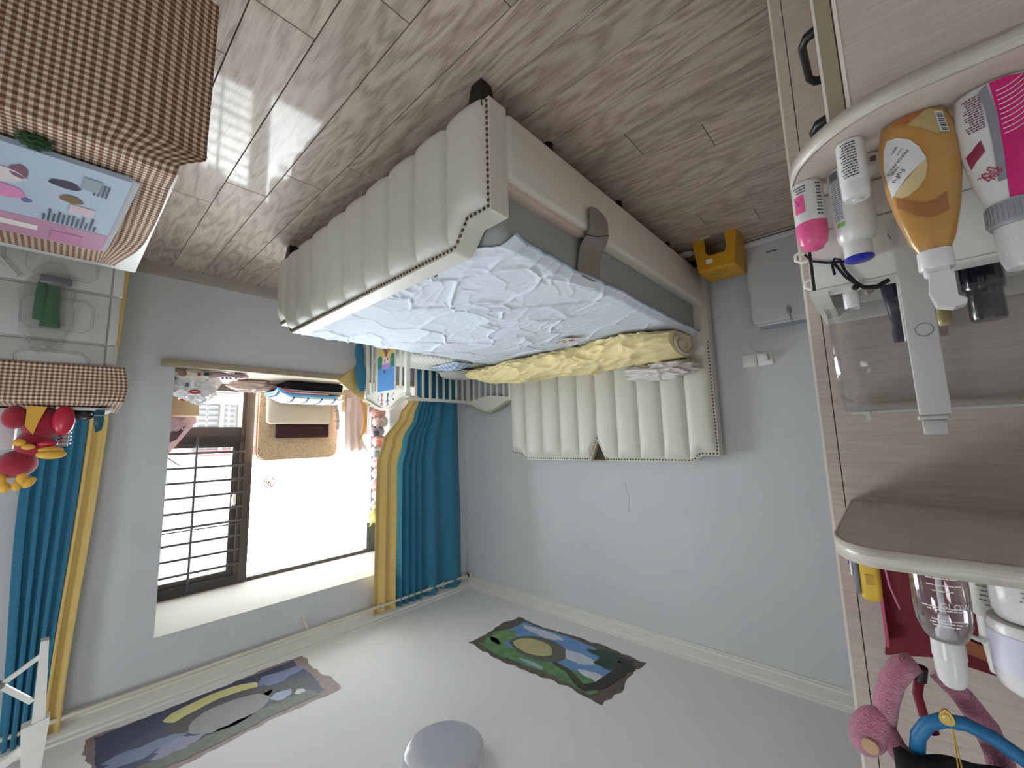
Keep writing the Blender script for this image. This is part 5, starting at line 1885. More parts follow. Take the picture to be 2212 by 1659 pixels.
def wrap(c, r, face, sx=1.0, sy=1.0, rof=None):
    """maps label-plane (u, v) onto an upright round wall; face = direction angle of the label centre"""
    def fn(u, v):
        rr = rof(v) if rof else r
        a = face + u / max(rr, 1e-4)
        return (c[0] + (rr * sx + 0.0006) * math.cos(a), c[1] + (rr * sy + 0.0006) * math.sin(a), c[2] + v)
    return fn


TOCAM = -math.pi / 2                                # labels look towards -y, towards the viewer


def label_patch(fn, w, h0, h1, n=10):
    return MB().grid(lambda u, v: fn(w * (u - 0.5), h0 + (h1 - h0) * v), n, 4)


# pink-capped cream bottle at the shelf corner
c = (0.050, 0.70, Z0)
t = thing('cream_bottle', c, 'small white bottle with a rounded pink cap at the shelf corner', 'bottle')
MB().lathe([(0.0172, 0), (0.0185, 0.003), (0.0185, 0.058), (0.0182, 0.060)], c, 32).build('bottle_body', WHT, t, smooth=50)
MB().lathe([(0.0185, 0.060), (0.0186, 0.075), (0.0165, 0.088), (0.011, 0.096), (0.001, 0.098)], c, 32).build('pink_cap', mat('pink_cap_plastic', (226, 92, 142), 0.28, var=0.02), t, smooth=50)
fn = wrap(c, 0.0185, TOCAM + 0.55)
lb = MB()
put_text(lb, 'V', 0.016, lambda u, v: fn(-u, 0.036 - v))
lb.build('blue_letter', mat('navy_letter', (50, 66, 150), 0.5), t)
label_patch(wrap(c, 0.0184, TOCAM + 0.55), 0.014, 0.020, 0.046).build('pink_badge', mat('badge_pink', (226, 92, 142), 0.4), t, smooth=179)
pr = MB()
dashes(pr, wrap((c[0], c[1], c[2] + 0.012), 0.0186, TOCAM + 0.45), 0.016, 0.008, 3, 0.0016, 3, 0.002, 0.005)
dashes(pr, wrap((c[0], c[1], c[2] + 0.030), 0.0186, TOCAM - 0.75), 0.008, 0.045, 10, 0.0018, 5, 0.002, 0.004)
pr.build('small_print', INKD, t)

# front little tube with printed back label
c = (-0.002, 0.632, Z0)
t = thing('lotion_tube', c, 'slim white tube with a dense printed label in front of the blue-capped bottle', 'tube')
MB().lathe([(0.0132, 0), (0.0142, 0.003), (0.0142, 0.052), (0.0135, 0.054)], c, 28).build('tube_body', WHT, t, smooth=50)
MB().lathe([(0.0136, 0.054), (0.0138, 0.068), (0.012, 0.073), (0.001, 0.0735)], c, 28).build('flip_cap', WHT, t, smooth=40)
MB().lathe([(0.005, 0.0736), (0.0045, 0.075), (0.001, 0.075)], c, 14).build('nozzle', WHT, t, smooth=50)
pr = MB()
dashes(pr, wrap((c[0], c[1], c[2] + 0.027), 0.0142, TOCAM + 0.25), 0.017, 0.042, 13, 0.0014, 11, 0.0012, 0.0042)
pr.build('small_print', INKD, t)

# white bottle with blue cap
c = (0.004, 0.70, Z0)
t = thing('lotion_bottle', c, 'white lotion bottle with a flat blue cap', 'bottle')
MB().lathe([(0.021, 0), (0.0225, 0.004), (0.0228, 0.07), (0.0222, 0.086), (0.0185, 0.099), (0.0150, 0.104)], c, 36).build('bottle_body', WHT, t, smooth=60)
MB().lathe([(0.0152, 0.104), (0.0154, 0.122), (0.0152, 0.1235)], c, 32).build('white_collar', WHT, t, smooth=40)
MB().lathe([(0.0156, 0.1235), (0.0158, 0.1265), (0.014, 0.128), (0.001, 0.1284)], c, 32).build('blue_cap', mat('royal_blue_plastic', (40, 48, 168), 0.3), t, smooth=40)
fn = wrap((c[0], c[1], c[2] + 0.045), 0.0228, TOCAM + 0.72)
pr = MB()
dashes(pr, fn, 0.014, 0.055, 20, 0.0013, 21, 0.002, 0.005)
pr.build('small_print', mat('grey_blue_ink', (110, 116, 136), 0.6), t)
label_patch(wrap((c[0], c[1], c[2]), 0.0229, TOCAM + 0.62), 0.010, 0.077, 0.083, 4).build('green_mark', mat('leaf_green_mark', (126, 176, 96), 0.5), t)
br = MB()
for k in range(9):
    a = -0.007 + k * 0.0014
    f2 = wrap(c, 0.0229, TOCAM + 0.78)
    br.add([f2(a, 0.004), f2(a + 0.0007, 0.004), f2(a + 0.0007, 0.016), f2(a, 0.016)], [(0, 1, 2, 3)])
br.build('barcode', BLACKP, t)

# little jar lying on its side
jc = Vector((-0.020, 0.675, Z0 + 0.0105))
t = thing('small_jar', (jc.x, jc.y, Z0), 'tiny white round jar lying on its side behind the printed tube', 'jar')
MB().cyl(jc, jc + Vector((0.004, 0.022, 0)), 0.0103, n=26).build('jar_body', WHT, t, smooth=50)
MB().cyl(jc + Vector((-0.0008, -0.005, 0)), jc, 0.0098, n=26).build('lid', WHT, t, smooth=50)
MB().cyl(jc + Vector((-0.001, -0.0056, 0)), jc + Vector((-0.0008, -0.005, 0)), 0.0065, n=22).build('lid_disc', mat('pale_grey_disc', (206, 206, 212), 0.4), t)
pr = MB()
for k in range(3):
    pr.box(jc.x - 0.006 + 0.0008, jc.x + 0.004, jc.y - 0.0062, jc.y - 0.0058, jc.z - 0.003 + k * 0.0022, jc.z - 0.0018 + k * 0.0022)
pr.build('small_print', INKD, t)

# amber fragrance bottle standing on its base, cap up
c = (-0.058, 0.632, Z0)
t = thing('fragrance_bottle', c, 'amber gold body wash bottle with white leaf label and open flip cap', 'bottle')
AMB = mat('amber_gold_plastic', (184, 134, 66), 0.28, var=0.12, vscale=12, coat=0.3)
gp = [(0.022, 0), (0.0275, 0.003), (0.031, 0.02), (0.0322, 0.045), (0.0305, 0.08), (0.0255, 0.115), (0.0185, 0.145), (0.0135, 0.158), (0.0125, 0.160)]
MB().lathe(gp, c, 44, 1.0, 0.62, rz=0.0).build('bottle_body', AMB, t, smooth=60)
MB().lathe([(0.0142, 0.159), (0.0145, 0.178), (0.0135, 0.180)], c, 30, 1.0, 0.85).build('collar', WHT, t, smooth=40)
fc = MB().rbox(c[0] - 0.009, c[0] + 0.011, c[1] - 0.010, c[1] + 0.006, Z0 + 0.176, Z0 + 0.188, 0.003, 2)
fc.build('cap_hinge', WHT, t, smooth=50)
fc = MB()
lid = [(-0.010, 0.186), (0.008, 0.184), (0.010, 0.205), (0.006, 0.222), (-0.006, 0.226), (-0.015, 0.224), (-0.016, 0.219), (-0.010, 0.214)]
fc.prism([(c[0] - 0.001 + a, Z0 + b) for a, b in lid], 'y', c[1] - 0.011, c[1] + 0.007)
fc.build('flip_lid', WHT, t, smooth=30)


def rgold(z):
    for (r0, a), (r1, b) in zip(gp, gp[1:]):
        if a <= z <= b:
            return r0 + (r1 - r0) * (z - a) / max(1e-6, b - a)
    return gp[-1][0]


def gfn(u, v):
    """point on the flattened bottle front: u metres to the side, v height"""
    r = rgold(max(0.001, v))
    s = max(-0.98, min(0.98, u / r))
    return (c[0] + u, c[1] - r * 0.62 * math.sqrt(1 - s * s) - 0.0007, Z0 + v)


def gpoly(name, pts, m_, dv=0.0):
    """fan patch on the bottle wall"""
    cx = sum(p[0] for p in pts) / len(pts)
    cv = sum(p[1] for p in pts) / len(pts)
    mb_ = MB()
    n = len(pts)
    R = 5
    vs = [gfn(cx, cv)]
    for k in range(1, R + 1):
        for p in pts:
            q = gfn(cx + (p[0] - cx) * k / R, cv + (p[1] - cv) * k / R)
            vs.append((q[0], q[1] - dv, q[2]))
    fs = [(0, 1 + i, 1 + (i + 1) % n) for i in range(n)]
    for k in range(R - 1):
        for i in range(n):
            a, b = 1 + k * n + i, 1 + k * n + (i + 1) % n
            fs.append((a, b, b + n, a + n))
    mb_.add(vs, fs)
    return mb_.build(name, m_, t, smooth=179)


# label: left of the picture is +x in the room, so +u is the picture's left side
gpoly('white_label', [(0.0275, 0.031), (0.024, 0.022), (0.016, 0.024), (0.006, 0.033), (0.0, 0.045), (-0.003, 0.056), (-0.004, 0.060), (0.004, 0.067), (0.014, 0.075), (0.0225, 0.085), (0.0262, 0.090), (0.0283, 0.074), (0.0298, 0.053)],
      mat('white_paper_label', (214, 213, 211), 0.5), 0.0004)
gpoly('sand_leaf', [(-0.004, 0.060), (-0.004, 0.070), (-0.001, 0.082), (0.005, 0.090), (0.013, 0.095), (0.020, 0.094), (0.0248, 0.089), (0.021, 0.083), (0.013, 0.076), (0.004, 0.067)], mat('sand_leaf_print', (206, 180, 136), 0.4), 0.0003)
MB().grid(lambda a, b: (lambda g_: (g_[0], g_[1] - 0.0002, g_[2]))(gfn(0.0235 - 0.0385 * a, 0.091 + 0.017 * math.sin(math.pi * a * 0.8) + (0.012 + 0.008 * a) * b)), 20, 6).build(
    'dark_swoosh', mat('chestnut_print', (154, 100, 56), 0.4), t, smooth=179)
gpoly('pale_facet', [(0.007, 0.014), (-0.012, 0.003), (-0.021, 0.009), (-0.017, 0.038), (-0.003, 0.023)], mat('straw_facet', (182, 156, 106), 0.4), 0.0002)
gpoly('orange_facet', [(0.018, 0.006), (0.006, 0.003), (-0.008, 0.003), (0.006, 0.013)], mat('burnt_orange_facet', (164, 96, 50), 0.4), 0.0002)
gpoly('barcode_label', [(-0.016, 0.008), (-0.0225, 0.010), (-0.0248, 0.036), (-0.018, 0.035)], mat('white_paper_label', (214, 213, 211), 0.5), 0.0004)
br = MB()
for k in range(12):
    v0 = 0.0115 + k * 0.0019
    w = 0.0005 + 0.0004 * (k % 3)
    sh = -0.0002 * k
    q = [gfn(-0.0172 + sh, v0), gfn(-0.0218 + sh, v0 + 0.0008), gfn(-0.0218 + sh, v0 + 0.0008 + w), gfn(-0.0172 + sh, v0 + w)]
    br.add([(a[0], a[1] - 0.0009, a[2]) for a in q], [(0, 1, 2, 3)])
br.build('barcode', BLACKP, t)


def glet(s, size, u0, v0, ang):
    """lettering that reads upright in the room, turned by ang"""
    m_ = MB()
    ca, sa = math.cos(ang), math.sin(ang)

    def f(u, v):
        q = gfn(u0 + u * ca - v * sa, v0 + u * sa + v * ca)
        return (q[0], q[1] - 0.0010, q[2])
    put_text(m_, s, size, f)
    return m_


for (s, size, u0, v0, ang) in (('FRAGRANCE', 0.0046, 0.0195, 0.0520, 0.76), ('FINE', 0.0046, 0.0225, 0.0600, 0.80), ('FuFu', 0.0072, 0.0208, 0.0672, 0.85), ('BEAU', 0.0034, 0.0205, 0.0375, 0.95), ('FAMIL', 0.0030, 0.0165, 0.0420, 0.9)):
    glet(s, size, u0, v0, ang).build('lettering', INKD, t)

# pink tube in clear shell with white cap
c = (-0.1195, 0.630, Z0)
t = thing('hair_cream_tube', c, 'pink and white hair cream tube with ribbed grey collar and white cap', 'tube')
MAG = mat('magenta_print', (206, 32, 112), 0.35, var=0.1, vscale=20)
MB().lathe([(0.024, 0), (0.030, 0.004), (0.0325, 0.03), (0.031, 0.07), (0.026, 0.105), (0.0205, 0.128), (0.019, 0.130)], c, 44, 1.0, 0.6).build('tube_body', WHT, t, smooth=60)
MB().lathe([(0.0215, 0.129), (0.022, 0.150), (0.0205, 0.153)], c, 40, 1.0, 0.85).build('ribbed_collar', mat('smoky_grey_plastic', (150, 150, 154), 0.35), t, smooth=25)
rb = MB()
for k in range(34):
    a = 2 * math.pi * k / 34
    rb.cyl((c[0] + 0.0222 * math.cos(a), c[1] + 0.0222 * 0.85 * math.sin(a), Z0 + 0.131), (c[0] + 0.0222 * math.cos(a), c[1] + 0.0222 * 0.85 * math.sin(a), Z0 + 0.149), 0.0007, n=5)
rb.build('collar_ribs', mat('smoky_grey_plastic', (150, 150, 154), 0.35), t, kind='stuff')
MB().lathe([(0.0185, 0.153), (0.0190, 0.165), (0.0172, 0.188), (0.0145, 0.196), (0.001, 0.1975)], c, 36, 1.0, 0.85).build('white_cap', WHT, t, smooth=60)
gp = [(0.024, 0), (0.030, 0.004), (0.0325, 0.03), (0.031, 0.07), (0.026, 0.105), (0.0205, 0.128), (0.019, 0.130)]


def gfn(u, v):
    r = rgold(max(0.001, v))
    s = max(-0.98, min(0.98, u / r))
    return (c[0] + u, c[1] - r * 0.6 * math.sqrt(1 - s * s) - 0.0007, Z0 + v)


gpoly('magenta_panel', [(0.006, 0.004), (-0.006, 0.003), (-0.020, 0.006), (-0.026, 0.04), (-0.025, 0.085), (-0.020, 0.112), (-0.010, 0.127), (0.006, 0.126), (0.005, 0.081), (0.0045, 0.04)], MAG, 0.0004)
gpoly('grey_band', [(0.014, 0.009), (0.008, 0.004), (0.0045, 0.04), (0.005, 0.081), (0.006, 0.108), (0.0115, 0.108), (0.011, 0.073), (0.0115, 0.033)], mat('lilac_grey_band', (140, 136, 144), 0.45), 0.0003)
gpoly('maroon_badge', [(0.0288, 0.070), (0.018, 0.060), (0.0165, 0.073), (0.0265, 0.085)], mat('maroon_badge_print', (142, 46, 72), 0.5), 0.0003)
sw_ = MB()
for k in range(10):
    pts = []
    for q in range(9):
        tt = q / 8
        u = 0.003 - 0.025 * tt
        v = 0.016 + k * 0.0052 - 0.016 * tt * tt
        if 0.004 < v < 0.08:
            g_ = gfn(u, v)
            pts.append((g_[0], g_[1] - 0.0006, g_[2]))
    if len(pts) > 2:
        sw_.tube(pts, 0.00045, 4)
sw_.build('white_swirls', PAPER, t)
pr = MB()
dashes(pr, lambda u, v: (lambda g_: (g_[0], g_[1] - 0.0006, g_[2]))(gfn(0.020 + u, 0.030 + v)), 0.013, 0.036, 14, 0.0013, 41, 0.0012, 0.004)
pr.build('small_print', mat('plum_ink', (104, 52, 84), 0.6), t)
gm_ = MB()
put_text(gm_, '\u5fae', 0.014, lambda u, v: (lambda g_: (g_[0], g_[1] - 0.001, g_[2]))(gfn(0.019 + u * 0.72 - v * 0.7, 0.094 + u * 0.7 + v * 0.72)))
gm_.build('lettering', mat('crimson_ink', (170, 36, 66), 0.5), t)

# cosmetics box with clear hood and grey handle strap
t = thing('cosmetics_box', (-0.08, 0.845, Z0), 'white cosmetics box with a clear rounded hood and grey handle strap', 'cosmetics box')
BX = mat('warm_white_box_plastic', (226, 222, 216), 0.35, var=0.01)
fr_ = MB().rbox(-0.26, 0.064, 0.752, 0.758, Z0, Z0 + 0.146, 0.002, 2)
fr_.build('front_wall', BX, t, smooth=40)
sd = MB().prism([(0.752, Z0), (0.935, Z0), (0.935, Z0 + 0.160), (0.90, Z0 + 0.155), (0.752, Z0 + 0.146)], 'x', 0.058, 0.064)
sd.build('side_wall', BX, t)
MB().rbox(-0.26, 0.064, 0.925, 0.935, Z0, Z0 + 0.160, 0.002, 1).build('back_wall', BX, t)
MB().box(-0.26, 0.058, 0.758, 0.925, Z0, Z0 + 0.085).build('tray', BX, t)
MB().prism([(0.748, Z0 + 0.143), (0.772, Z0 + 0.146), (0.772, Z0 + 0.149), (0.748, Z0 + 0.147)], 'x', -0.26, 0.066).build('front_rim', BX, t)
MB().prism([(0.044, 0.748), (0.066, 0.748), (0.066, 0.936), (0.044, 0.936)], 'z', Z0 + 0.147, Z0 + 0.151).build('side_rim', BX, t)
MB().box(-0.26, 0.0645, 0.7505, 0.7515, Z0 + 0.0535, Z0 + 0.0545).build('drawer_gap', mat('box_gap_grey', (128, 122, 118), 0.7), t)
# handle strap: upright flat bar with a folded top, rising from the front
GSTR = mat('light_grey_strap', (190, 186, 182), 0.4)
hs_ = thing('handle_strap', (0, 0, 0), '', '') if False else None
stp = MB().rbox(-0.061, -0.031, 0.744, 0.750, Z0 + 0.07, Z0 + 0.335, 0.0025, 2)
stp.rbox(-0.058, -0.030, 0.744, 0.775, Z0 + 0.335, Z0 + 0.341, 0.0025, 2)
stp.rbox(-0.056, -0.033, 0.748, 0.754, Z0 + 0.341, Z0 + 0.360, 0.0025, 2)
strap = stp.build('handle_strap', GSTR, t, smooth=40)
MB().tube([(-0.048 + 0.0085 * math.cos(a), 0.7435, Z0 + 0.225 + 0.0085 * math.sin(a)) for a in [2 * math.pi * k / 24 for k in range(24)]], 0.0005, 5, closed=True).build('button_ring', mat('box_gap_grey', (128, 122, 118), 0.7), strap)
MB().tube([(-0.064, 0.7505, Z0 + 0.0), (-0.064, 0.7505, Z0 + 0.085), (-0.06, 0.7505, Z0 + 0.096), (-0.046, 0.7505, Z0 + 0.102), (-0.032, 0.7505, Z0 + 0.096), (-0.028, 0.7505, Z0 + 0.085)], 0.0006, 4).build('recess_line', mat('box_gap_grey', (128, 122, 118), 0.7), t)
HOOD = clear_mat('clear_hood_plastic', (0.96, 0.965, 0.965), 0.14, 0.06, 0.03, (215, 212, 208))


def hood(u, v):
    a = math.pi / 2 * v
    ex = 0.6
    return (-0.245 + 0.295 * u, 0.915 - 0.125 * math.sin(a) ** ex if a > 0 else 0.915, Z0 + 0.165 + 0.155 * math.cos(a) ** ex)


MB().grid(hood, 6, 24).build('clear_hood', HOOD, t, smooth=179, solid=0.002)
MB().prism([(0.79, Z0 + 0.165), (0.915, Z0 + 0.165), (0.915, Z0 + 0.320), (0.885, Z0 + 0.317), (0.84, Z0 + 0.295), (0.80, Z0 + 0.24), (0.79, Z0 + 0.19)], 'x', 0.049, 0.051).build('hood_side', HOOD, t)
MB().prism([(0.79, Z0 + 0.165), (0.915, Z0 + 0.165), (0.915, Z0 + 0.320), (0.885, Z0 + 0.317), (0.84, Z0 + 0.295), (0.80, Z0 + 0.24), (0.79, Z0 + 0.19)], 'x', -0.063, -0.061).build('hood_divider', HOOD, t)
MB().cyl((-0.24, 0.912, Z0 + 0.322), (0.045, 0.912, Z0 + 0.322), 0.003, n=8).build('hood_hinge', WHT, t)
MB().prism([(0.905, Z0 + 0.322), (0.915, Z0 + 0.322), (0.912, Z0 + 0.338), (0.907, Z0 + 0.336)], 'x', 0.020, 0.026).build('hinge_pin', WHT, t)
# contents of the box
ZB = Z0 + 0.086
c = (-0.118, 0.845, ZB)
q = thing('serum_bottle', c, 'dark navy serum bottle inside the clear cosmetics box', 'bottle', 'things in the cosmetics box')
NAVY = mat('ink_navy_gloss', (14, 20, 30), 0.15, coat=0.5)
MB().lathe([(0.0205, 0), (0.021, 0.003), (0.021, 0.075), (0.020, 0.078)], c, 36).build('bottle_body', NAVY, q, smooth=50)
MB().lathe([(0.0175, 0.078), (0.0178, 0.118), (0.0165, 0.121), (0.001, 0.1215)], c, 36).build('cap', NAVY, q, smooth=40)
c = (-0.078, 0.862, ZB)
q = thing('perfume_vial', c, 'small gold and glass perfume vial beside the dark bottle', 'bottle', 'things in the cosmetics box')
MB().lathe([(0.009, 0), (0.010, 0.002), (0.010, 0.05), (0.006, 0.056)], c, 22).build('glass_body', mat('dark_green_glass', (30, 42, 38), 0.1, coat=0.5), q, smooth=50)
MB().lathe([(0.0075, 0.056), (0.0075, 0.085), (0.007, 0.087)], c, 22).build('gold_collar', mat('polished_gold', (196, 158, 84), 0.2, metal=0.9), q, smooth=40)
MB().lathe([(0.0065, 0.087), (0.008, 0.098), (0.0085, 0.112), (0.006, 0.118), (0.001, 0.1185)], c, 22).build('crystal_stopper', mat('golden_stopper', (206, 186, 120), 0.15), q, smooth=60)
q = thing('mascara_tube', (-0.020, 0.85, ZB), 'dark purple tube standing at the front of the cosmetics box', 'tube', 'things in the cosmetics box')
PUR = mat('deep_purple_gloss', (44, 28, 62), 0.2, coat=0.4)
mm_ = Matrix.Rotation(math.radians(-4), 3, 'Y')
MB().lathe([(0.0105, 0), (0.011, 0.004), (0.011, 0.055), (0.0095, 0.058)], (-0.018, 0.80, ZB), 26, mtx=mm_).build('tube_body', PUR, q, smooth=50)
MB().lathe([(0.0092, 0.058), (0.0075, 0.10), (0.006, 0.118), (0.0085, 0.128), (0.0085, 0.142), (0.001, 0.143)], (-0.018, 0.80, ZB), 26, mtx=mm_).build('clear_cap', mat('smoked_cap', (60, 52, 70), 0.2), q, smooth=50)
pr = MB()
dashes(pr, wrap((-0.0205, 0.80, ZB + 0.033), 0.011, TOCAM + 0.5), 0.007, 0.044, 12, 0.0014, 61, 0.0015, 0.004)
pr.build('small_print', mat('lilac_ink', (150, 140, 170), 0.6), q)
c = (0.020, 0.79, ZB)
q = thing('white_vial', c, 'white capped vial standing in the cosmetics box', 'bottle', 'things in the cosmetics box')
MB().lathe([(0.0098, 0), (0.0100, 0.003), (0.0100, 0.040), (0.0095, 0.042)], c, 26).build('vial_body', mat('rose_vial', (176, 120, 118), 0.3), q, smooth=50)
MB().lathe([(0.0098, 0.042), (0.0098, 0.083), (0.0085, 0.085), (0.0082, 0.083), (0.001, 0.083)], c, 26).build('white_cap', WHT, q, smooth=40)
q = thing('lipstick', (0.040, 0.81, ZB), 'dark lipstick with rose band in the corner of the cosmetics box', 'lipstick', 'things in the cosmetics box')
MB().lathe([(0.0075, 0), (0.0075, 0.03), (0.007, 0.031)], (0.040, 0.81, ZB), 20).build('base', mat('black_lacquer', (20, 16, 18), 0.2), q, smooth=40)
MB().lathe([(0.0078, 0.031), (0.0078, 0.052), (0.007, 0.054), (0.001, 0.054)], (0.040, 0.81, ZB), 20).build('cap', mat('dark_rose_cap', (116, 60, 70), 0.3), q, smooth=40)
q = blob((0.001, 0.815, ZB + 0.03), 0.012, 0.02, 0.03, 0.15, 2, 2.0, 26, 18).build('puff', mat('cream_puff', (206, 190, 172), 0.9), None, smooth=179)
tag(q, 'cream powder puff tucked inside the cosmetics box', 'powder puff', 'things in the cosmetics box')
q = thing('product_carton', (-0.05, 0.885, ZB), 'white slim carton standing behind the grey handle strap', 'carton', 'things in the cosmetics box')
MB().rbox(-0.048, -0.030, 0.775, 0.79, ZB, ZB + 0.145, 0.001, 1).build('carton_body', mat('rosy_white_carton', (226, 216, 214), 0.5), q)
MB().box(-0.0482, -0.0298, 0.7748, 0.7902, ZB + 0.095, ZB + 0.0957).build('fold_line', mat('box_gap_grey', (128, 122, 118), 0.7), q)
q = thing('rose_carton', (-0.075, 0.90, ZB), 'rosy brown carton behind the perfume vial', 'carton', 'things in the cosmetics box')
MB().rbox(-0.083, -0.064, 0.895, 0.912, ZB, ZB + 0.125, 0.001, 1).build('carton_body', mat('rosy_brown_carton', (176, 152, 148), 0.5), q)
MB().box(-0.0832, -0.0638, 0.8948, 0.9122, ZB + 0.07, ZB + 0.072).build('fold_line', mat('box_gap_grey', (128, 122, 118), 0.7), q)
# side hooks and hair tie
for k, (y, z) in enumerate(((0.775, Z0 + 0.082), (0.862, Z0 + 0.104))):
    hk = MB().tube([(0.064, y, z + 0.004), (0.074, y, z + 0.004), (0.081, y, z - 0.001), (0.081, y, z - 0.010), (0.074, y, z - 0.014), (0.070, y, z - 0.008)], 0.0022, 7)
    hk.build('side_hook', BX, t, smooth=60)
ht = thing('hair_tie', (0.01, 0.735, Z0 + 0.11), 'black elastic hair tie with a knot looped over the cosmetics box', 'hair tie')
HT = mat('black_elastic', (16, 16, 20), 0.8)
MB().tube([(0.066, 0.755, Z0 + 0.082), (0.058, 0.745, Z0 + 0.098), (0.04, 0.742, Z0 + 0.107), (0.027, 0.741, Z0 + 0.110), (0.015, 0.741, Z0 + 0.113)], 0.0018, 7).build('loop', HT, ht, smooth=60)
MB().tube([(0.0335, 0.739, Z0 + 0.128), (0.035, 0.738, Z0 + 0.112), (0.031, 0.737, Z0 + 0.105), (0.0255, 0.737, Z0 + 0.108), (0.022, 0.738, Z0 + 0.125), (0.012, 0.739, Z0 + 0.146), (0.004, 0.74, Z0 + 0.155), (-0.010, 0.742, Z0 + 0.157), (-0.022, 0.746, Z0 + 0.150)],
          [0.0018, 0.0018, 0.0018, 0.0018, 0.0019, 0.0024, 0.003, 0.0034, 0.003], 7).build('loop', HT, ht, smooth=60)
MB().tube([(0.032, 0.739, Z0 + 0.112), (0.022, 0.738, Z0 + 0.135), (0.012, 0.739, Z0 + 0.148)], 0.0018, 7).build('loop', HT, ht, smooth=60)
MB().ell((0.013, 0.738, Z0 + 0.153), 0.0045, 0.004, 0.004, 12, 8).build('knot', HT, ht, smooth=179)

# ------------------------------------------------------------------ things on the upper shelf (top at z = 1.395)
Z1 = ZU + 0.001
t = thing('tape_measure', (0.040, 0.705, Z1), 'yellow square tape measure with grey rim at the upper shelf corner', 'tape measure')
MB().rbox(0.028, 0.047, 0.69, 0.735, Z1, Z1 + 0.066, 0.005, 3).build('case', mat('yellow_case', (218, 176, 40), 0.4, var=0.03), t, smooth=50)
MB().rbox(0.047, 0.052, 0.692, 0.733, Z1 + 0.006, Z1 + 0.060, 0.002, 2).build('grey_side', mat('slate_side', (104, 112, 122), 0.5), t, smooth=50)
MB().prism([(0.033, Z1 + 0.034), (0.041, Z1 + 0.034), (0.041, Z1 + 0.046), (0.033, Z1 + 0.046)], 'y', 0.6892, 0.690).build('raised_mark', mat('ochre_mark', (196, 150, 36), 0.5), t)
MB().cyl((0.037, 0.71, Z1 + 0.066), (0.037, 0.71, Z1 + 0.071), 0.0025, n=8).build('button', mat('yellow_case', (218, 176, 40), 0.4), t)
q = thing('nail_clip', (0.056, 0.72, Z1), 'white and blue clip beside the yellow tape measure', 'clip')
MB().rbox(0.054, 0.057, 0.715, 0.735, Z1, Z1 + 0.045, 0.001, 1).build('white_blade', WHT, q)
MB().rbox(0.0575, 0.0595, 0.72, 0.735, Z1 + 0.018, Z1 + 0.032, 0.001, 1).build('blue_tab', mat('cobalt_tab', (52, 60, 156), 0.4), q)

t = thing('red_box', (-0.10, 0.90, Z1), 'dark crimson gift box standing open on the upper shelf', 'box')
CRM = mat('dark_crimson_card', (122, 14, 38), 0.6, var=0.06)
MB().box(-0.30, 0.034, 0.885, 0.905, Z1, Z1 + 0.15).build('box_back', CRM, t)
MB().box(-0.30, 0.0335, 0.862, 0.885, Z1, Z1 + 0.055).build('box_base', CRM, t)
MB().box(0.034, 0.0375, 0.862, 0.905, Z1 + 0.004, Z1 + 0.18).build('rose_edge', mat('rose_card_edge', (206, 92, 128), 0.6), t)
MB().prism([(-0.30, Z1 + 0.15), (0.034, Z1 + 0.15), (0.042, Z1 + 0.205), (-0.02, Z1 + 0.19), (-0.13, Z1 + 0.205), (-0.30, Z1 + 0.22)], 'y', 0.895, 0.905).build('lid_flap', CRM, t)
MB().tube([(0.028, 0.86, Z1 + 0.05), (0.024, 0.855, Z1 + 0.09), (0.016, 0.855, Z1 + 0.12)], 0.0014, 5).build('ribbon', mat('pink_ribbon', (190, 110, 140), 0.6), t)
MB().prism([(-0.03, Z1 + 0.165), (-0.15, Z1 + 0.20), (-0.25, Z1 + 0.21), (-0.25, Z1 + 0.19), (-0.14, Z1 + 0.178), (-0.05, Z1 + 0.152)], 'y', 0.880, 0.884).build('copper_band', mat('copper_band', (168, 94, 50), 0.5), t)

# clear pump bottle
c = (-0.0225, 0.675, Z1)
t = thing('pump_bottle', c, 'clear pump bottle with white cap and white lettering on the upper shelf', 'bottle')
CLR = clear_mat('clear_bottle', (0.90, 0.88, 0.90), 0.35, 0.05, 0.04, (220, 216, 220))
MB().lathe([(0.0225, 0.0), (0.0235, 0.003), (0.0235, 0.055), (0.0225, 0.068), (0.018, 0.081), (0.0135, 0.087), (0.012, 0.088)], c, 40).build('bottle_wall', CLR, t, smooth=60)
MB().cyl((c[0], c[1], Z1 + 0.004), (c[0], c[1], Z1 + 0.062), 0.0028, n=10).build('dip_tube', mat('frosted_tube', (214, 212, 214), 0.4), t, smooth=50)
MB().lathe([(0.0042, 0.060), (0.0055, 0.068), (0.0050, 0.072), (0.0085, 0.078), (0.0085, 0.086), (0.001, 0.086)], c, 20).build('pump_core', mat('frosted_tube', (214, 212, 214), 0.4), t, smooth=40)
MB().lathe([(0.0135, 0.086), (0.0140, 0.104), (0.0132, 0.1045), (0.0130, 0.118), (0.0118, 0.128), (0.0075, 0.134), (0.001, 0.135)], c, 32).build('white_cap', WHT, t, smooth=40)
pr = MB()
fn = wrap((c[0], c[1], Z1), 0.0235, TOCAM)
for k, (v, w) in enumerate(((0.012, 0.034), (0.017, 0.030), (0.024, 0.036), (0.030, 0.020), (0.047, 0.036), (0.0495, 0.034), (0.060, 0.030), (0.063, 0.026), (0.066, 0.022))):
    dashes(pr, wrap((c[0], c[1], Z1 + v), 0.0234 if v < 0.056 else 0.0226, TOCAM), w, 0.0, 1, 0.0012, 70 + k, 0.003, 0.009)
ltr = MB()
put_text(ltr, 'GLOW', 0.0085, lambda u, v: wrap((c[0], c[1], Z1), 0.0236, TOCAM - 0.45)(-u, 0.0475 - v))
ltr.build('lettering', PAPER, t)
pr.build('small_print', PAPER, t)

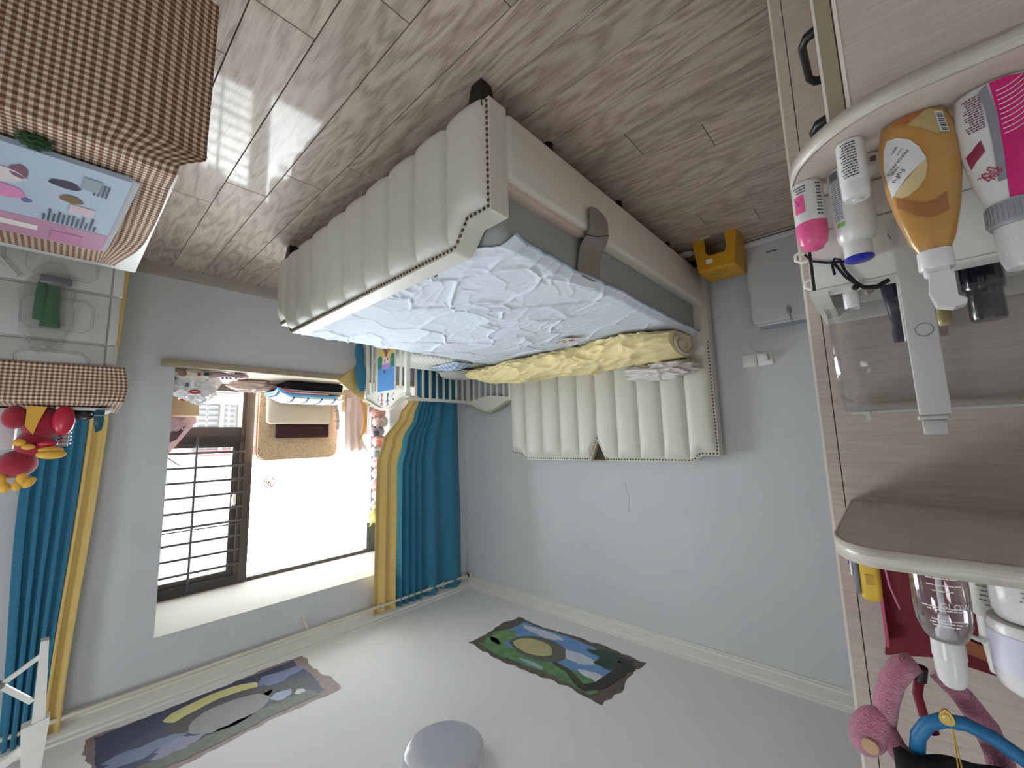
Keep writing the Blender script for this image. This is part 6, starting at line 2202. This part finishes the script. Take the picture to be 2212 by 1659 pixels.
c = (-0.066, 0.745, Z1)
t = thing('printed_bottle', c, 'white bottle with grey printed lines behind the clear pump bottle', 'bottle')
MB().lathe([(0.016, 0), (0.0165, 0.002), (0.0165, 0.070), (0.0155, 0.073)], c, 30).build('bottle_body', mat('warm_grey_bottle', (206, 204, 196), 0.4), t, smooth=50)
MB().lathe([(0.0135, 0.073), (0.0138, 0.105), (0.012, 0.107), (0.0095, 0.135), (0.001, 0.136)], c, 28).build('pump_head', WHT, t, smooth=40)
MB().tube([(c[0] + 0.008, c[1] - 0.004, Z1 + 0.098), (c[0] + 0.016, c[1] - 0.006, Z1 + 0.101), (c[0] + 0.022, c[1] - 0.008, Z1 + 0.098)], [0.004, 0.003, 0.002], 8).build('spout', WHT, t, smooth=60)
pr = MB()
dashes(pr, wrap((c[0], c[1], Z1 + 0.038), 0.0165, TOCAM + 0.1), 0.020, 0.040, 9, 0.0013, 91, 0.003, 0.007)
pr.build('small_print', mat('warm_grey_ink', (112, 108, 102), 0.6), t)

c = (-0.092, 0.668, Z1)
t = thing('cream_jar', c, 'large white cream jar with a violet band and pink oval on the upper shelf', 'jar')
MB().lathe([(0.030, 0.0), (0.034, 0.004), (0.0335, 0.04), (0.031, 0.047), (0.030, 0.048)], c, 44).build('jar_body', WHT, t, smooth=50)
MB().lathe([(0.0375, 0.050), (0.039, 0.054), (0.0385, 0.105), (0.037, 0.112), (0.030, 0.118), (0.001, 0.119)], c, 44).build('lid', WHT, t, smooth=50)
MB().grid(lambda u, v: wrap((c[0], c[1], Z1), 0.0389, TOCAM + 0.3)(0.09 * (u - 0.5), 0.060 + 0.036 * v), 24, 2).build('violet_band', mat('pale_violet_band', (206, 202, 220), 0.4), t, smooth=179)
ov = MB()
f3 = wrap((c[0], c[1], Z1), 0.0395, TOCAM + 0.42)
ov.v = [f3(0.0055 * math.cos(a), 0.079 + 0.0085 * math.sin(a) + 0.002 * math.cos(a)) for a in [2 * math.pi * k / 20 for k in range(20)]]
ov.f = [tuple(range(20))]
ov.build('pink_oval', mat('hot_pink_oval', (224, 56, 104), 0.4), t)
ov = MB()
f3 = wrap((c[0], c[1], Z1), 0.0345, TOCAM + 0.02)
ov.v = [f3(0.009 * math.cos(a), 0.034 + 0.0055 * math.sin(a)) for a in [2 * math.pi * k / 20 for k in range(20)]]
ov.f = [tuple(range(20))]
ov.build('navy_oval', mat('navy_oval', (34, 40, 100), 0.4), t)
pr = MB()
dashes(pr, wrap((c[0], c[1], Z1 + 0.018), 0.0342, TOCAM + 0.1), 0.03, 0.012, 4, 0.0014, 95, 0.003, 0.007)
pr.build('small_print', mat('grey_blue_ink', (110, 116, 136), 0.6), t)

# ------------------------------------------------------------------ things hanging above the upper shelf
hk = thing('hook_rail', (0.0, 0.93, 1.86), 'row of small black hooks on the wardrobe end panel', 'hook rail')
MB().rbox(-0.20, 0.05, 0.940, 0.9495, 1.845, 1.87, 0.002, 1).build('rail', HND, hk)
for x in (0.03, -0.03, -0.09, -0.15):
    MB().tube([(x, 0.942, 1.858), (x, 0.80, 1.858), (x, 0.66, 1.856), (x, 0.65, 1.868)], 0.003, 7).build('hook', HND, hk, smooth=60)

FUZZ = mat('fuzzy_pink_fleece', (218, 122, 156), 0.98, var=0.12, vscale=90, bump=0.9, bscale=420, sheen=0.6)
t = thing('fleece_headband', (0.02, 0.74, 1.50), 'fuzzy pink fleece headband with a big plush bow hanging above the upper shelf', 'headband')
hbp = [(0.0435, 0.72, 1.615), (0.038, 0.72, 1.585), (0.030, 0.72, 1.560), (0.018, 0.72, 1.540), (0.008, 0.725, 1.535)]
MB().tube(hbp, [0.0115, 0.0125, 0.013, 0.0135, 0.011], 14).build('band', FUZZ, t, smooth=179)
MB().tube([(-0.012, 0.74, 1.545), (-0.030, 0.74, 1.565), (-0.045, 0.735, 1.590), (-0.052, 0.735, 1.62), (-0.05, 0.735, 1.68), (-0.03, 0.735, 1.80), (-0.0, 0.73, 1.85)], [0.010, 0.011, 0.012, 0.012, 0.012, 0.012, 0.012], 14).build('band', FUZZ, t, smooth=179)
MB().ell((0.058, 0.712, 1.625), 0.020, 0.014, 0.032, 20, 14, Matrix.Rotation(math.radians(22), 3, 'Y')).build('bow_lobe', FUZZ, t, smooth=179)
MB().tube([(0.043, 0.715, 1.612), (0.036, 0.714, 1.632), (0.022, 0.716, 1.655)], [0.009, 0.011, 0.013], 12).build('bow_tail', FUZZ, t, smooth=179)
MB().lathe([(0.0085, 0), (0.008, 0.003), (0.001, 0.0035)], (0, 0, 0), 18, mtx=Matrix.Rotation(math.radians(90), 3, 'X')).warp(lambda p: p + Vector((0.058, 0.697, 1.634))).build('button', mat('sandy_button', (196, 156, 120), 0.6), t, smooth=50)
t = thing('red_hair_cord', (0.01, 0.75, 1.55), 'dark red hair cord with a black end hanging inside the pink headband', 'hair tie')
MB().tube([(0.005, 0.735, 1.556), (0.009, 0.735, 1.575), (0.006, 0.735, 1.598), (-0.002, 0.735, 1.615)], 0.0048, 10).build('cord', mat('dark_red_cord', (128, 18, 44), 0.7), t, smooth=179)
MB().tube([(0.002, 0.733, 1.541), (0.005, 0.734, 1.558)], 0.0065, 10).build('black_end', BLACKP, t, smooth=60)
t = thing('blue_hairband', (-0.03, 0.70, 1.56), 'plain blue satin hairband hanging behind the gold necklace', 'headband')
MB().tube([(0.016, 0.70, 1.625), (0.013, 0.70, 1.606), (0.004, 0.70, 1.590), (-0.010, 0.70, 1.580), (-0.028, 0.70, 1.577), (-0.048, 0.70, 1.583), (-0.075, 0.70, 1.600), (-0.10, 0.70, 1.63), (-0.11, 0.70, 1.72), (-0.08, 0.70, 1.83), (-0.03, 0.70, 1.865)], 0.0072, 12).build('band', mat('ocean_blue_satin', (28, 112, 164), 0.45, var=0.05), t, smooth=179)
t = thing('gold_necklace', (-0.014, 0.66, 1.55), 'fine gold necklace with a teardrop pendant hanging at the front', 'necklace')
GOLD = mat('polished_gold', (196, 158, 84), 0.2, metal=0.9)
MB().tube([(-0.0155, 0.66, 1.566), (-0.0158, 0.66, 1.62), (-0.0165, 0.66, 1.855)], 0.0007, 5).tube([(-0.0158, 0.66, 1.566), (-0.0195, 0.66, 1.62), (-0.031, 0.66, 1.855)], 0.0007, 5).build('chain', GOLD, t)
pd_ = []
for k in range(24):
    a = 2 * math.pi * k / 24
    pd_.append((-0.0125 + 0.0058 * math.sin(a) * (1 + 0.35 * math.cos(a)), 1.557 + 0.0078 * math.cos(a)))
MB().prism(pd_, 'y', 0.6585, 0.6615).build('pendant', GOLD, t)
MB().ell((-0.0125, 0.6582, 1.558), 0.0035, 0.0012, 0.005, 14, 8).build('stone', mat('honey_stone', (206, 176, 96), 0.15), t, smooth=179)
t = thing('black_scarf', (-0.01, 0.70, 1.60), 'black cloth hanging over the hooks at the top left', 'scarf')


def scarf(u, v):
    x = 0.033 - 0.10 * u
    z = 1.622 + 0.24 * v - 0.012 * u + 0.004 * math.sin(u * 7)
    return (x, 0.692 - 0.006 * math.sin(u * 12 + v), z)


MB().grid(scarf, 24, 14).build('cloth', mat('black_wool', (14, 14, 18), 0.95), t, smooth=179, solid=0.012)
